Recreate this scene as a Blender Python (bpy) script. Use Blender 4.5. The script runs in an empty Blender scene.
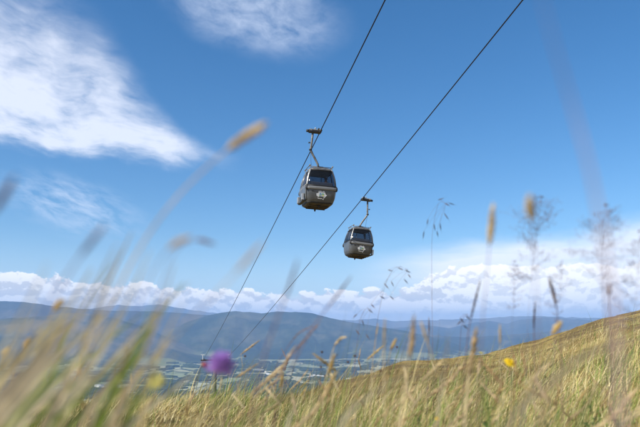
import bpy, math, random
import numpy as np
from mathutils import Vector, Matrix
R = random.Random(7)
RN = np.random.default_rng(11)
sc = bpy.context.scene
C = sc.collection
PITCH = 0.18515
F = 622.2

# ------------------------------------------------------------------ measuring
def ray(px, py):
    xc = (px - 320) / F; zc = (213.5 - py) / F
    y = math.cos(PITCH) - zc * math.sin(PITCH); z = math.sin(PITCH) + zc * math.cos(PITCH)
    return Vector((xc, y, z))
def at(px, py, d):
    """point at camera depth-distance d metres seen in direction px,py of the photograph"""
    v = ray(px, py); return v.normalized() * d
def azel(px, py):
    v = ray(px, py); return math.degrees(math.atan2(v.x, v.y)), math.degrees(math.atan2(v.z, math.hypot(v.x, v.y)))

# ------------------------------------------------------------------ noise
def _h(ix, iy, s):
    n = (ix.astype(np.int64) * 374761393 + iy.astype(np.int64) * 668265263 + s * 974711) & 0x7fffffff
    n = ((n ^ (n >> 13)) * 1274126177) & 0x7fffffff
    return ((n ^ (n >> 16)) & 0xffff) / 65535.0
def vnoise(x, y, s=0):
    ix = np.floor(x); iy = np.floor(y); fx = x - ix; fy = y - iy
    fx = fx * fx * (3 - 2 * fx); fy = fy * fy * (3 - 2 * fy)
    a = _h(ix, iy, s); b = _h(ix + 1, iy, s); c = _h(ix, iy + 1, s); d = _h(ix + 1, iy + 1, s)
    return (a + (b - a) * fx) * (1 - fy) + (c + (d - c) * fx) * fy
def fbm(x, y, s=0, o=5):
    t = 0; a = .5
    for k in range(o):
        t = t + a * (vnoise(x, y, s + k) * 2 - 1); x = x * 2.03 + 11.3; y = y * 2.03 + 5.7; a *= .5
    return t

# ------------------------------------------------------------------ objects
def tag(o, label=None, cat=None, group=None, kind=None):
    if label: o['label'] = label
    if cat: o['category'] = cat
    if group: o['group'] = group
    if kind: o['kind'] = kind
    return o
def empty(name, loc=(0, 0, 0), rot=None):
    o = bpy.data.objects.new(name, None); o.empty_display_size = .1; C.objects.link(o)
    o.location = loc
    if rot is not None: o.rotation_euler = rot
    return o
def mesh_np(name, V, Fq, mats, smooth=True, col=None):
    V = np.asarray(V, dtype=np.float32); me = bpy.data.meshes.new(name)
    Fq = np.asarray(Fq, dtype=np.int32); k = Fq.shape[1]
    me.vertices.add(len(V)); me.vertices.foreach_set('co', V.ravel())
    me.loops.add(Fq.size); me.loops.foreach_set('vertex_index', Fq.ravel())
    me.polygons.add(len(Fq)); me.polygons.foreach_set('loop_start', np.arange(0, Fq.size, k, dtype=np.int32))
    me.polygons.foreach_set('loop_total', np.full(len(Fq), k, dtype=np.int32))
    me.polygons.foreach_set('use_smooth', np.full(len(Fq), smooth))
    me.update(calc_edges=True)
    if col is not None:
        a = me.color_attributes.new('Col', 'FLOAT_COLOR', 'POINT')
        a.data.foreach_set('color', np.asarray(col, dtype=np.float32).ravel())
    for m in (mats if isinstance(mats, (list, tuple)) else [mats]): me.materials.append(m)
    return me
def link(name, me, parent=None, loc=None):
    o = bpy.data.objects.new(name, me); C.objects.link(o)
    if parent: o.parent = parent
    if loc is not None: o.location = loc
    return o
class MB:
    def __init__(s): s.v = []; s.f = []; s.m = []
    def add(s, vs, fs, mi=0):
        b = len(s.v); s.v += [tuple(v) for v in vs]; s.f += [tuple(i + b for i in f) for f in fs]; s.m += [mi] * len(fs)
    def box(s, c, d, mi=0, M=None):
        x, y, z = d[0] / 2, d[1] / 2, d[2] / 2
        vs = [Vector((a * x, b * y, e * z)) for a in (-1, 1) for b in (-1, 1) for e in (-1, 1)]
        if M is not None: vs = [M @ v for v in vs]
        vs = [v + Vector(c) for v in vs]
        s.add(vs, [(0, 1, 3, 2), (4, 6, 7, 5), (0, 4, 5, 1), (2, 3, 7, 6), (0, 2, 6, 4), (1, 5, 7, 3)], mi)
    def tube(s, pts, rad, n=6, mi=0, cap=True):
        pts = [Vector(p) for p in pts]
        if not isinstance(rad, (list, tuple)): rad = [rad] * len(pts)
        rings = []; up = Vector((0, 0, 1)); prev = None
        for i, p in enumerate(pts):
            t = (pts[min(i + 1, len(pts) - 1)] - pts[max(i - 1, 0)])
            if t.length < 1e-9: t = Vector((0, 0, 1))
            t.normalize()
            if prev is None:
                a = t.orthogonal().normalized()
            else:
                a = prev - t * prev.dot(t)
                if a.length < 1e-6: a = t.orthogonal()
                a.normalize()
            prev = a; b = t.cross(a)
            rings.append([p + (a * math.cos(2 * math.pi * k / n) + b * math.sin(2 * math.pi * k / n)) * rad[i] for k in range(n)])
        vs = [v for r in rings for v in r]; fs = []
        for i in range(len(pts) - 1):
            for k in range(n):
                k2 = (k + 1) % n
                fs.append((i * n + k, i * n + k2, (i + 1) * n + k2, (i + 1) * n + k))
        if cap: fs.append(tuple(range(n - 1, -1, -1))); fs.append(tuple((len(pts) - 1) * n + k for k in range(n)))
        s.add(vs, fs, mi)
    def spindle(s, a, b, r, n=5, mi=0, bend=None):
        a = Vector(a); b = Vector(b); pr = [(0, .25), (.18, .8), (.42, 1), (.7, .7), (1, .08)]
        pts = []
        for t, k in pr:
            p = a.lerp(b, t)
            if bend is not None: p = p + Vector(bend) * (t * (1 - t))
            pts.append(p)
        s.tube(pts, [r * k for t, k in pr], n, mi)
    def ball(s, c, r, sx=1, sy=1, sz=1, nu=10, nv=6, mi=0):
        c = Vector(c); vs = [c + Vector((0, 0, -r * sz))]
        for j in range(1, nv):
            th = math.pi * j / nv
            for i in range(nu):
                ph = 2 * math.pi * i / nu
                vs.append(c + Vector((r * sx * math.sin(th) * math.cos(ph), r * sy * math.sin(th) * math.sin(ph), -r * sz * math.cos(th))))
        vs.append(c + Vector((0, 0, r * sz))); fs = []
        for i in range(nu):
            i2 = (i + 1) % nu
            fs.append((0, 1 + i2, 1 + i)); fs.append((len(vs) - 1, 1 + (nv - 2) * nu + i, 1 + (nv - 2) * nu + i2))
            for j in range(nv - 2):
                a = 1 + j * nu; fs.append((a + i, a + i2, a + nu + i2, a + nu + i))
        s.add(vs, fs, mi)
    def mesh(s, name, mats, smooth=True):
        me = bpy.data.meshes.new(name); me.from_pydata([tuple(v) for v in s.v], [], s.f)
        mats = mats if isinstance(mats, (list, tuple)) else [mats]
        for m in mats: me.materials.append(m)
        for p, mi in zip(me.polygons, s.m): p.material_index = mi; p.use_smooth = smooth
        me.update(); return me
    def build(s, name, mats, parent=None, smooth=True, bevel=0, loc=None):
        o = link(name, s.mesh(name, mats, smooth), parent, loc)
        if bevel:
            b = o.modifiers.new('bevel', 'BEVEL'); b.width = bevel; b.segments = 2; b.limit_method = 'ANGLE'
        return o

# ------------------------------------------------------------------ node expressions
class X:
    nt = None
    def __init__(s, k): s.k = k
    @staticmethod
    def m(op, *a, clamp=False):
        n = X.nt.nodes.new('ShaderNodeMath'); n.operation = op; n.use_clamp = clamp
        for i, q in enumerate(a):
            if isinstance(q, X): X.nt.links.new(q.k, n.inputs[i])
            else: n.inputs[i].default_value = q
        return X(n.outputs[0])
    def __add__(s, o): return X.m('ADD', s, o)
    __radd__ = __add__
    def __mul__(s, o): return X.m('MULTIPLY', s, o)
    __rmul__ = __mul__
    def __sub__(s, o): return X.m('SUBTRACT', s, o)
    def __rsub__(s, o): return X.m('SUBTRACT', o, s)
    def __truediv__(s, o): return X.m('DIVIDE', s, o)
def sat(a): return X.m('ADD', a, 0.0, clamp=True)
def sstep(a, lo, hi):
    n = X.nt.nodes.new('ShaderNodeMapRange'); n.interpolation_type = 'SMOOTHSTEP'
    X.nt.links.new(a.k, n.inputs['Value'])
    for nm, q in (('From Min', lo), ('From Max', hi)):
        if isinstance(q, X): X.nt.links.new(q.k, n.inputs[nm])
        else: n.inputs[nm].default_value = q
    return X(n.outputs['Result'])
def vec(x, y, z=0.0):
    n = X.nt.nodes.new('ShaderNodeCombineXYZ')
    for i, q in enumerate((x, y, z)):
        if isinstance(q, X): X.nt.links.new(q.k, n.inputs[i])
        else: n.inputs[i].default_value = q
    return X(n.outputs[0])
def noise(v, scale=1., detail=5., rough=.55, dist=0., color=False):
    n = X.nt.nodes.new('ShaderNodeTexNoise')
    if v is not None: X.nt.links.new(v.k, n.inputs['Vector'])
    n.inputs['Scale'].default_value = scale; n.inputs['Detail'].default_value = detail
    n.inputs['Roughness'].default_value = rough; n.inputs['Distortion'].default_value = dist
    return X(n.outputs['Color' if color else 'Fac'])
def mixc(f, a, b):
    n = X.nt.nodes.new('ShaderNodeMix'); n.data_type = 'RGBA'; n.clamp_factor = True
    for i, q in ((0, f), (6, a), (7, b)):
        if isinstance(q, X): X.nt.links.new(q.k, n.inputs[i])
        elif i == 0: n.inputs[0].default_value = q
        else: n.inputs[i].default_value = (*q, 1)
    return X(n.outputs[2])
def ramp(f, stops):
    n = X.nt.nodes.new('ShaderNodeValToRGB'); X.nt.links.new(f.k, n.inputs[0])
    e = n.color_ramp.elements
    while len(e) < len(stops): e.new(.5)
    for q, (p, c) in zip(e, stops): q.position = p; q.color = (*c, 1)
    return X(n.outputs[0])
def curve1(f, pts):
    """piecewise-linear function of f through pts (x ascending) using a float curve"""
    x0, x1 = pts[0][0], pts[-1][0]; ys = [p[1] for p in pts]; y0, y1 = min(ys), max(ys)
    n = X.nt.nodes.new('ShaderNodeFloatCurve'); t = sat((f - x0) / (x1 - x0)); X.nt.links.new(t.k, n.inputs['Value'])
    cv = n.mapping.curves[0]
    while len(cv.points) < len(pts): cv.points.new(.5, .5)
    for q, p in zip(cv.points, pts): q.location = ((p[0] - x0) / (x1 - x0), (p[1] - y0) / (y1 - y0))
    n.mapping.update()
    return X(n.outputs[0]) * (y1 - y0) + y0
def mat(name, col=(.5, .5, .5), rough=.6, metal=0., var=None, vscale=5., bump=0., spec=.5):
    m = bpy.data.materials.new(name); m.use_nodes = True; nt = m.node_tree; X.nt = nt
    b = nt.nodes['Principled BSDF']; b.inputs['Roughness'].default_value = rough; b.inputs['Metallic'].default_value = metal
    b.inputs['Specular IOR Level'].default_value = spec
    b.inputs['Base Color'].default_value = (*col, 1)
    if var is not None or bump:
        tc = X(nt.nodes.new('ShaderNodeTexCoord').outputs['Object'])
        n = noise(tc, vscale, 6, .6)
        if var is not None:
            c = mixc(sstep(n, .35, .65), col, var); nt.links.new(c.k, b.inputs['Base Color'])
        if bump:
            bn = nt.nodes.new('ShaderNodeBump'); bn.inputs['Strength'].default_value = bump; nt.links.new(n.k, bn.inputs['Height'])
            nt.links.new(bn.outputs[0], b.inputs['Normal'])
    return m
def leafy(name, col=None, trans=.35, rough=.6, attr=True):
    m = bpy.data.materials.new(name); m.use_nodes = True; nt = m.node_tree; X.nt = nt
    b = nt.nodes['Principled BSDF']; b.inputs['Roughness'].default_value = rough; b.inputs['Specular IOR Level'].default_value = .25
    t = nt.nodes.new('ShaderNodeBsdfTranslucent'); mx = nt.nodes.new('ShaderNodeMixShader'); mx.inputs[0].default_value = trans
    if attr:
        a = nt.nodes.new('ShaderNodeVertexColor'); a.layer_name = 'Col'; src = a.outputs[0]
    else:
        tc = X(nt.nodes.new('ShaderNodeTexCoord').outputs['Object'])
        n = noise(tc, 60, 4); src = mixc(sstep(n, .3, .7), [c * .75 for c in col], [min(1, c * 1.2) for c in col]).k
    nt.links.new(src, b.inputs['Base Color']); nt.links.new(src, t.inputs['Color'])
    nt.links.new(b.outputs[0], mx.inputs[1]); nt.links.new(t.outputs[0], mx.inputs[2])
    nt.links.new(mx.outputs[0], nt.nodes['Material Output'].inputs['Surface'])
    return m

# ------------------------------------------------------------------ camera
cam = bpy.data.cameras.new('camera'); co = bpy.data.objects.new('camera', cam); C.objects.link(co)
co.location = (0, 0, 0); co.rotation_euler = (math.pi / 2 + PITCH, 0, 0)
cam.lens = 35; cam.sensor_width = 36; cam.clip_end = 200000; cam.clip_start = .02
cam.dof.use_dof = True; cam.dof.focus_distance = 38; cam.dof.aperture_fstop = 5.0
sc.camera = co
sc.view_settings.view_transform = 'Standard'; sc.view_settings.look = 'None'; sc.view_settings.gamma = 1
sc.view_settings.exposure = EXPO = 0.55
try: sc.view_settings.use_curve_mapping = False
except Exception: pass
sc.cycles.volume_bounces = 1; sc.cycles.max_bounces = 8; sc.cycles.transparent_max_bounces = 16
sc.cycles.use_denoising = True

# ------------------------------------------------------------------ light
SUN_AZ, SUN_EL = math.radians(-124), math.radians(38)      # azimuth clockwise from +Y
sl = bpy.data.lights.new('sun', 'SUN'); sl.energy = 4.6; sl.angle = math.radians(.5); sl.color = (1, .93, .82)
so = bpy.data.objects.new('sun', sl); C.objects.link(so)
sd = Vector((math.sin(SUN_AZ) * math.cos(SUN_EL), math.cos(SUN_AZ) * math.cos(SUN_EL), math.sin(SUN_EL)))
so.rotation_euler = (-sd).to_track_quat('-Z', 'Y').to_euler(); so.location = sd * 60

w = bpy.data.worlds.new('World'); sc.world = w; w.use_nodes = True; nt = w.node_tree; X.nt = nt
bg = nt.nodes['Background']; SS = .1; bg.inputs['Strength'].default_value = SS
sky = nt.nodes.new('ShaderNodeTexSky'); sky.sky_type = 'NISHITA'; sky.sun_disc = False
sky.sun_elevation = SUN_EL; sky.sun_rotation = SUN_AZ; sky.altitude = 600; sky.air_density = 1.0; sky.dust_density = .4; sky.ozone_density = 2.2
tc = nt.nodes.new('ShaderNodeTexCoord'); sp = nt.nodes.new('ShaderNodeSeparateXYZ'); nt.links.new(tc.outputs['Generated'], sp.inputs[0])
dx, dy, dz = (X(sp.outputs[i]) for i in range(3))
az = X.m('ARCTAN2', dx, dy) * 57.2958
el = X.m('ARCSINE', dz) * 57.2958
def ln(v): return X(v.k)
P = vec(az, el, 0.)
def loc(cx, cy, ang):
    """rotated coordinates (degrees) about the sky direction of a measured point"""
    a0, e0 = azel(cx, cy); ca, sa = math.cos(ang), math.sin(ang)
    x = az - a0; y = el - e0
    return x * ca + y * sa, y * ca - x * sa
# big cirrus, upper left
wn = noise(P, .12, 4, .5); w2 = noise(vec(az + 40., el + 7., 3.), .12, 4, .5)
_p0 = azel(0, 124); _p1 = azel(205, 160)
u, v = loc(0, 124, math.atan2(_p1[1] - _p0[1], _p1[0] - _p0[0]))
u2 = u + (wn - .5) * 5; v2 = v + (w2 - .5) * 3.2
stre = noise(vec(u2 * .22 + v2 * .10, v2 * .55, 1.), 1., 7, .55, .1)
fine = noise(vec(u2 * .6 + v2 * .45, v2 * 1.5, 4.), 1., 7, .6, .1)
lump = noise(vec(u * .13, v * .2, 8.), 1., 3, .5)
hi = curve1(u2, [(-10, 16), (0, 15), (5, 12.5), (10, 7.6), (14, 3.8), (18, 1.6), (24, .5)])
up_ = 1 - sstep(v2 / hi, .0, 1.15)
dn_ = sstep(v2 + (stre - .5) * 2.2 + (lump - .5) * 2.0, -2.4, .5)
fld = up_ * dn_ * (1 - sstep(u2, 11., 23.))
cirA = sat(fld * (.86 + (lump - .5) * 1.5) * 1.2 + fld * ((stre - .5) * 1.7 + (fine - .5) * .8) - .03)
cirA = sstep(cirA, .0, 1.15) * .84
# second, faint sheet at the top middle
u, v = loc(255, 12, math.radians(-12))
u = u + (wn - .5) * 4; v = v + (w2 - .5) * 3
rr = X.m('SQRT', (u / 9.5) * (u / 9.5) + (v / 4.0) * (v / 4.0))
cirB = sat((1 - sstep(rr, .25, 1.15)) * (noise(vec(u * .35, v * .6, 7.), 1., 8, .6, .15) * 2.2 - .5)) * .62
# thin wisps below
u, v = loc(75, 207, math.radians(-14))
rr = X.m('SQRT', (u / 6.5) * (u / 6.5) + (v / 2.6) * (v / 2.6))
cirC = sat((1 - sstep(rr, .2, 1.2)) * (noise(vec(u * .4 + v * .5, v * 1.0 - u * .1, 9.), 1., 8, .62, .3) * 3.0 - 1.15)) * .6
# soft layer low on the right
a4, e4 = azel(400, 258); a5, e5 = azel(640, 226)
top = (az - a4) * ((e5 - e4) / (a5 - a4)) + e4 + .5 + (noise(vec(az * .12, el * .35, 2.), 1., 5, .55) - .5) * 2.6
layD = (1 - sstep(el - top, -1.6, .7)) * sstep(az, a4 - 6, a4 + 5) * sstep(el, 2.5, 4.5)
layD = sat(layD * (noise(vec(az * .1, el * .7, 12.), 1., 6, .6) * 1.7 + .1)) * .95
# veil near the horizon everywhere
veil = (1 - sstep(el, 1., 9.)) * .35
# cumulus band
_big = noise(vec(az * .16, el * .3, 15.), 1., 2, .5)
def cum(off):
    return (_big - .5) * .42 + noise(vec(az * .62 + 5.5, (el + off) * .85, 0.), 1., 9, .58, .1)
tops = curve1(az, [(azel(x, y)[0], azel(x, y)[1]) for x, y in ((-10, 262), (50, 270), (100, 277), (150, 281), (215, 284), (260, 286), (330, 285), (400, 284), (430, 272), (480, 262), (560, 262), (650, 255))])
n0 = cum(0.); n1 = cum(.42)
env = (tops - el) / 3.2                      # >0 below the nominal top
dens = n0 + sat(env) * .62 + sstep(az, 5, 14) * .05 - (1 - sstep(env, -.35, .25)) * .40 - .075
big = sstep(dens, .47, .545)
low = noise(vec(az * .22, el * 3.4, 5.), 1., 7, .6)
big = big * sstep(el + (low - .5) * 2.4, 1.0, 2.0)
streak = sstep(low, .27, .50) * (1 - sstep(el, 2.0, 3.4)) * .93
lit = sstep(n0 - n1 + (n0 - .5) * .3, -.09, .05) * .8 + sstep(el - tops, -1.8, .1) * .25
lit = sat(lit + sstep(az, 6, 18) * .45 - (1 - sstep(az, -22., -4.)) * .16)
CW = 8.6 # radiance before the strength
shadow = (.70 * CW, .70 * CW, .71 * CW); white = (1.22 * CW, 1.18 * CW, 1.12 * CW)
hs = nt.nodes.new('ShaderNodeHueSaturation'); nt.links.new(sky.outputs[0], hs.inputs['Color']); hs.inputs['Saturation'].default_value = SAT = 1.34; hs.inputs['Value'].default_value = SKYV = 1.0
c = X(hs.outputs[0])
c = mixc(veil, c, (.62 * CW, .74 * CW, .93 * CW))
c = mixc(cirB, c, (.66 * CW, .74 * CW, .9 * CW))
c = mixc(cirC, c, (.72 * CW, .8 * CW, .95 * CW))
c = mixc(cirA, c, (.85 * CW, .88 * CW, .97 * CW))
c = mixc(layD, c, (.92 * CW, .95 * CW, 1.0 * CW))
c = mixc(streak, c, (1.12 * CW, 1.06 * CW, .98 * CW))
c = mixc(big, c, mixc(lit, shadow, white))
nt.links.new(c.k, bg.inputs['Color'])

# ------------------------------------------------------------------ near hillside
SIL = [(-60, 409), (0, 408), (100, 407), (200, 405), (270, 401), (300, 396), (330, 387), (360, 376), (385, 367), (405, 362), (440, 361), (470, 357), (500, 351), (540, 341), (570, 331), (600, 321), (640, 312), (700, 300)]
SD = [5.5, 5.5, 5.5, 6, 8, 11, 15, 20, 25, 29, 34, 46, 52, 54, 56, 58, 60, 62]
_a = np.array([azel(*p)[0] for p in SIL]); _t = np.array([math.tan(math.radians(azel(*p)[1])) for p in SIL]); _D = np.array(SD, float)
_a = np.concatenate([[-180, -90], _a, [75, 180]]); _t = np.concatenate([[.10, -.02], _t, [.16, .10]]); _D = np.concatenate([[90, 20], _D, [80, 90]])
EYE = .55
def ground(x, y):
    x = np.asarray(x, float); y = np.asarray(y, float)
    r = np.hypot(x, y); a = np.degrees(np.arctan2(x, y)); te = np.interp(a, _a, _t); D = np.interp(a, _a, _D)
    S = -.15; L = .35 * D; k = r - D
    z1 = -EYE * (1 - r / D) + te * r
    z2 = te * D + S * k + (te - S) * L * (1 - np.exp(-np.maximum(k, 0) / L))
    z = np.where(k < 0, z1, z2)
    amp = np.clip(r / 40, 0, 1)
    z = z + fbm(x * .9, y * .9, 3, 3) * .035 + fbm(x * .13, y * .13, 5, 4) * .34 * amp + fbm(x * .7, y * .7, 6, 4) * .16 * np.clip((r - 6) / 25, 0, 1) + fbm(x * .02, y * .02, 8, 4) * 1.2 * np.clip((r - 70) / 100, 0, 1)
    z = z + fbm(x * .003, y * .003, 9, 4) * 14 * np.clip((r - 250) / 600, 0, 1)
    return z
def gz(x, y): return float(ground(np.array([x]), np.array([y]))[0])
def polar(azs, rs):
    A, Rr = np.meshgrid(np.radians(azs), rs, indexing='ij')
    return Rr * np.sin(A), Rr * np.cos(A)
def gridmesh(name, Xg, Yg, Zg, m, closed=False):
    n, k = Xg.shape; V = np.stack([Xg.ravel(), Yg.ravel(), Zg.ravel()], 1)
    i, j = np.meshgrid(np.arange(n if closed else n - 1), np.arange(k - 1), indexing='ij'); i2 = (i + 1) % n
    Fq = np.stack([i * k + j, i * k + j + 1, i2 * k + j + 1, i2 * k + j], -1).reshape(-1, 4)
    return mesh_np(name, V, Fq, m)
m = bpy.data.materials.new('hill_turf'); m.use_nodes = True; nt = m.node_tree; X.nt = nt; b = nt.nodes['Principled BSDF']; b.inputs['Roughness'].default_value = .95; b.inputs['Specular IOR Level'].default_value = .1
T = X(nt.nodes.new('ShaderNodeTexCoord').outputs['Object'])
na = noise(T, .25, 8, .65); nb = noise(T, 2.2, 8, .7); nc = noise(T, 18., 5, .7)
col = ramp(sat(na * .5 + nb * .5), [(.36, (.05, .04, .018)), (.45, (.17, .115, .04)), (.53, (.34, .24, .08)), (.64, (.50, .39, .16))])
col = mixc(sstep(nc, .5, .68) * .55, col, (.05, .06, .02))
col = mixc(sstep(noise(T, .11, 7, .7), .50, .58) * .75, col, (.10, .065, .035))
nt.links.new(col.k, b.inputs['Base Color'])
bn = nt.nodes.new('ShaderNodeBump'); bn.inputs['Strength'].default_value = .8; bn.inputs['Distance'].default_value = .1; nt.links.new(nb.k, bn.inputs['Height']); nt.links.new(bn.outputs[0], b.inputs['Normal'])
azs = np.concatenate([np.arange(-180, -40, 4.), np.arange(-40, 42, .33), np.arange(44, 180, 4.)])
rs = np.concatenate([[.02], np.geomspace(.15, 80, 190), np.geomspace(84, 3600, 90)])
Xg, Yg = polar(azs, rs)
tag(link('ground', gridmesh('ground', Xg, Yg, ground(Xg, Yg), m, True)), kind='structure')

# ------------------------------------------------------------------ valley floor
VZ = -430.
m = bpy.data.materials.new('valley_fields'); m.use_nodes = True; nt = m.node_tree; X.nt = nt; b = nt.nodes['Principled BSDF']; b.inputs['Roughness'].default_value = .95; b.inputs['Specular IOR Level'].default_value = .1
T = X(nt.nodes.new('ShaderNodeTexCoord').outputs['Object'])
dist = nt.nodes.new('ShaderNodeVectorMath'); dist.operation = 'MULTIPLY_ADD'
nz = noise(T, .0012, 4, .6, 0, True); nt.links.new(nz.k, dist.inputs[0]); dist.inputs[1].default_value = (420, 420, 0); nt.links.new(T.k, dist.inputs[2])
vo = nt.nodes.new('ShaderNodeTexVoronoi'); mpv = nt.nodes.new('ShaderNodeMapping'); mpv.inputs['Scale'].default_value = (1.3, .42, 1); nt.links.new(dist.outputs[0], mpv.inputs[0])
vo.inputs['Scale'].default_value = .0030; nt.links.new(mpv.outputs[0], vo.inputs['Vector'])
sepc = nt.nodes.new('ShaderNodeSeparateColor'); nt.links.new(vo.outputs['Color'], sepc.inputs[0]); cr = X(sepc.outputs[0])
fields = ramp(cr, [(0., (.18, .21, .11)), (.25, (.28, .30, .14)), (.45, (.42, .38, .23)), (.6, (.22, .25, .12)), (.78, (.46, .44, .28)), (1., (.28, .27, .15))])
ve = nt.nodes.new('ShaderNodeTexVoronoi'); ve.feature = 'DISTANCE_TO_EDGE'; ve.inputs['Scale'].default_value = .0030; nt.links.new(mpv.outputs[0], ve.inputs['Vector'])
fields = mixc(1 - sstep(X(ve.outputs['Distance']), .02, .07), fields, (.035, .05, .022))
mp = nt.nodes.new('ShaderNodeMapping'); mp.inputs['Scale'].default_value = (.0009, .0007, 1); nt.links.new(T.k, mp.inputs[0])
wood = sstep(noise(X(mp.outputs[0]), 1., 9, .66, .3), .54, .58)
moor = sstep(noise(T, .0002, 6, .6), .55, .62)
fields = mixc(moor * .5, fields, (.24, .20, .11))
fields = mixc(wood * .8, fields, (.025, .042, .022))
nt.links.new(fields.k, b.inputs['Base Color'])
azs = np.arange(-180, 180, 2.); rs = np.concatenate([[5], np.linspace(1500, 14000, 60), np.geomspace(15000, 41000, 16)])
Xg, Yg = polar(azs, rs); Zg = VZ + fbm(Xg / 1500, Yg / 1500, 20, 4) * 22 * np.clip((Rr := np.hypot(Xg, Yg)) / 5000, 0, 1)
valley_z = lambda x, y: VZ + float(fbm(np.array([x / 1500]), np.array([y / 1500]), 20, 4)[0]) * 22
Zg = np.where(Rr < 100, VZ - 30, Zg)
tag(link('valley_floor', gridmesh('valley_floor', Xg, Yg, Zg, m, True)), kind='structure')

# loch: a strip of pale water at the foot of the hills on the right
m = bpy.data.materials.new('loch_water'); m.use_nodes = True; b = m.node_tree.nodes['Principled BSDF']
b.inputs['Base Color'].default_value = (.05, .09, .12, 1); b.inputs['Roughness'].default_value = .12
mb = MB(); pts = []
for i in range(28):
    t = i / 27 * 2 * math.pi
    pts.append((math.cos(t) * 620 * (1 + .18 * math.sin(3 * t)), math.sin(t) * 330 * (1 + .25 * math.sin(2 * t + 1)), 0))
mb.add(pts, [tuple(range(28))])
v = ray(468, 358); k = (VZ + 26) / v.z
tag(mb.build('water', m, loc=(v.x * k, v.y * k, VZ + 26)), kind='structure')

# ------------------------------------------------------------------ mountains
def mountain_mat(name, stops, sc1=.0011, wood=.5):
    m = bpy.data.materials.new(name); m.use_nodes = True; nt = m.node_tree; X.nt = nt; b = nt.nodes['Principled BSDF']; b.inputs['Roughness'].default_value = 1; b.inputs['Specular IOR Level'].default_value = 0
    T = X(nt.nodes.new('ShaderNodeTexCoord').outputs['Object'])
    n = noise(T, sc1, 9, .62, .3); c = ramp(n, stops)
    n2 = noise(T, sc1 * .55, 9, .6, .2); ge = nt.nodes.new('ShaderNodeSeparateXYZ'); nt.links.new(T.k, ge.inputs[0]); h = X(ge.outputs[2])
    lowf = 1 - sstep(h + (n2 - .5) * 700, -330., -180.)
    c = mixc(lowf * wood, c, (.02, .035, .02))
    fld = sstep(n, .53, .56) * (1 - sstep(h, -400., -290.))
    c = mixc(fld * .8, c, (.20, .22, .10))
    nt.links.new(c.k, b.inputs['Base Color'])
    return m
def mountain(name, sil, D, front, back, m, seed, gully=.12, n=420):
    a = np.array([azel(*p)[0] for p in sil]); zz = np.array([D * math.tan(math.radians(azel(*p)[1])) for p in sil])
    azs = np.linspace(a[0], a[-1], n); H = np.interp(azs, a, zz)
    ker = np.hanning(9); ker /= ker.sum(); H = np.convolve(np.pad(H, 4, mode='edge'), ker, 'valid')
    H = H + fbm(azs * 1.1 * D / 12000, azs * 0 + seed, seed, 5) * 16 * D / 12000
    t = np.concatenate([np.linspace(0, 1, 60), 1 + np.linspace(.04, 1, 18)])
    A, Tt = np.meshgrid(np.radians(azs), t, indexing='ij')
    warp = fbm(np.degrees(A) * .22, Tt * 2, seed + 3, 4) * .25
    rr = np.where(Tt <= 1, D - front * (1 - Tt) * (1 + warp), D + back * (Tt - 1))
    tt = np.where(Tt <= 1, Tt, 2 - Tt)
    prof = tt * tt * (3 - 2 * tt) * .55 + tt * .45
    x, y = rr * np.sin(A), rr * np.cos(A)
    g = fbm(x / 900, y / 1600, seed + 7, 6)
    rid = 1 - 2 * np.abs(fbm(x / 1300 + g * .4, y / 3000, seed + 11, 5))
    z = (VZ - 25) + (H[:, None] - (VZ - 25)) * prof + (g * .5 + rid * .8 - .8) * gully * (H[:, None] - VZ) * (4 * tt * (1 - tt)) ** .8
    return tag(link(name, gridmesh(name, x, y, z, m)), kind='structure')
dk = mountain_mat('forest_slope', [(.38, (.010, .020, .010)), (.48, (.03, .042, .022)), (.58, (.07, .07, .04)), (.68, (.12, .11, .06))])
br = mountain_mat('heather_slope', [(.38, (.03, .045, .025)), (.48, (.10, .095, .055)), (.6, (.20, .16, .10))], .0008)
fr = mountain_mat('far_slope', [(.35, (.02, .03, .02)), (.5, (.05, .05, .035)), (.65, (.12, .10, .07))], .0006, .3)
mountain('hills', [(120, 372), (150, 345), (170, 330), (190, 321), (212, 314), (235, 311), (262, 313), (278, 311.5), (300, 312), (315, 314), (335, 319), (355, 323), (380, 327), (400, 330), (420, 334), (445, 340), (470, 349), (500, 362)], 12600, 3200, 3000, dk, 31, .24)
mountain('hills', [(-90, 320), (-40, 318), (0, 319), (40, 316), (70, 313), (95, 314), (115, 318), (140, 326), (165, 336), (190, 346), (215, 356), (235, 366)], 10800, 2600, 2600, br, 47, .2)
mountain('hills', [(330, 350), (360, 341), (385, 334), (410, 333), (440, 336), (470, 337), (500, 335), (530, 333), (560, 330), (600, 326), (680, 322)], 13800, 2200, 2500, mountain_mat('wooded_slope', [(.38, (.012, .02, .014)), (.5, (.045, .045, .03)), (.62, (.13, .11, .07))]), 52, .16)
mountain('mountains', [(-110, 298), (-40, 301), (0, 301), (25, 302), (55, 306), (85, 309), (110, 311), (150, 311), (190, 314), (240, 317), (300, 322)], 14600, 3300, 3000, fr, 63, .14)
mountain('mountains', [(360, 330), (400, 327), (425, 325), (450, 328), (472, 323), (490, 321), (505, 324), (520, 320), (545, 317), (575, 319), (600, 321), (690, 322)], 19000, 4200, 4000, fr, 74, .16)
mountain('mountains', [(-120, 316), (40, 312), (95, 308), (118, 304.5), (135, 306.5), (160, 304.5), (185, 309), (215, 313), (300, 320), (330, 319), (352, 320.5), (372, 318.5), (395, 321), (430, 320), (470, 319), (520, 316), (700, 320)], 24000, 5000, 4500, mountain_mat('farthest_slope', [(.35, (.08, .08, .06)), (.5, (.14, .12, .09)), (.65, (.22, .19, .14))], .0004, .1), 85, .12, 560)

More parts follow.
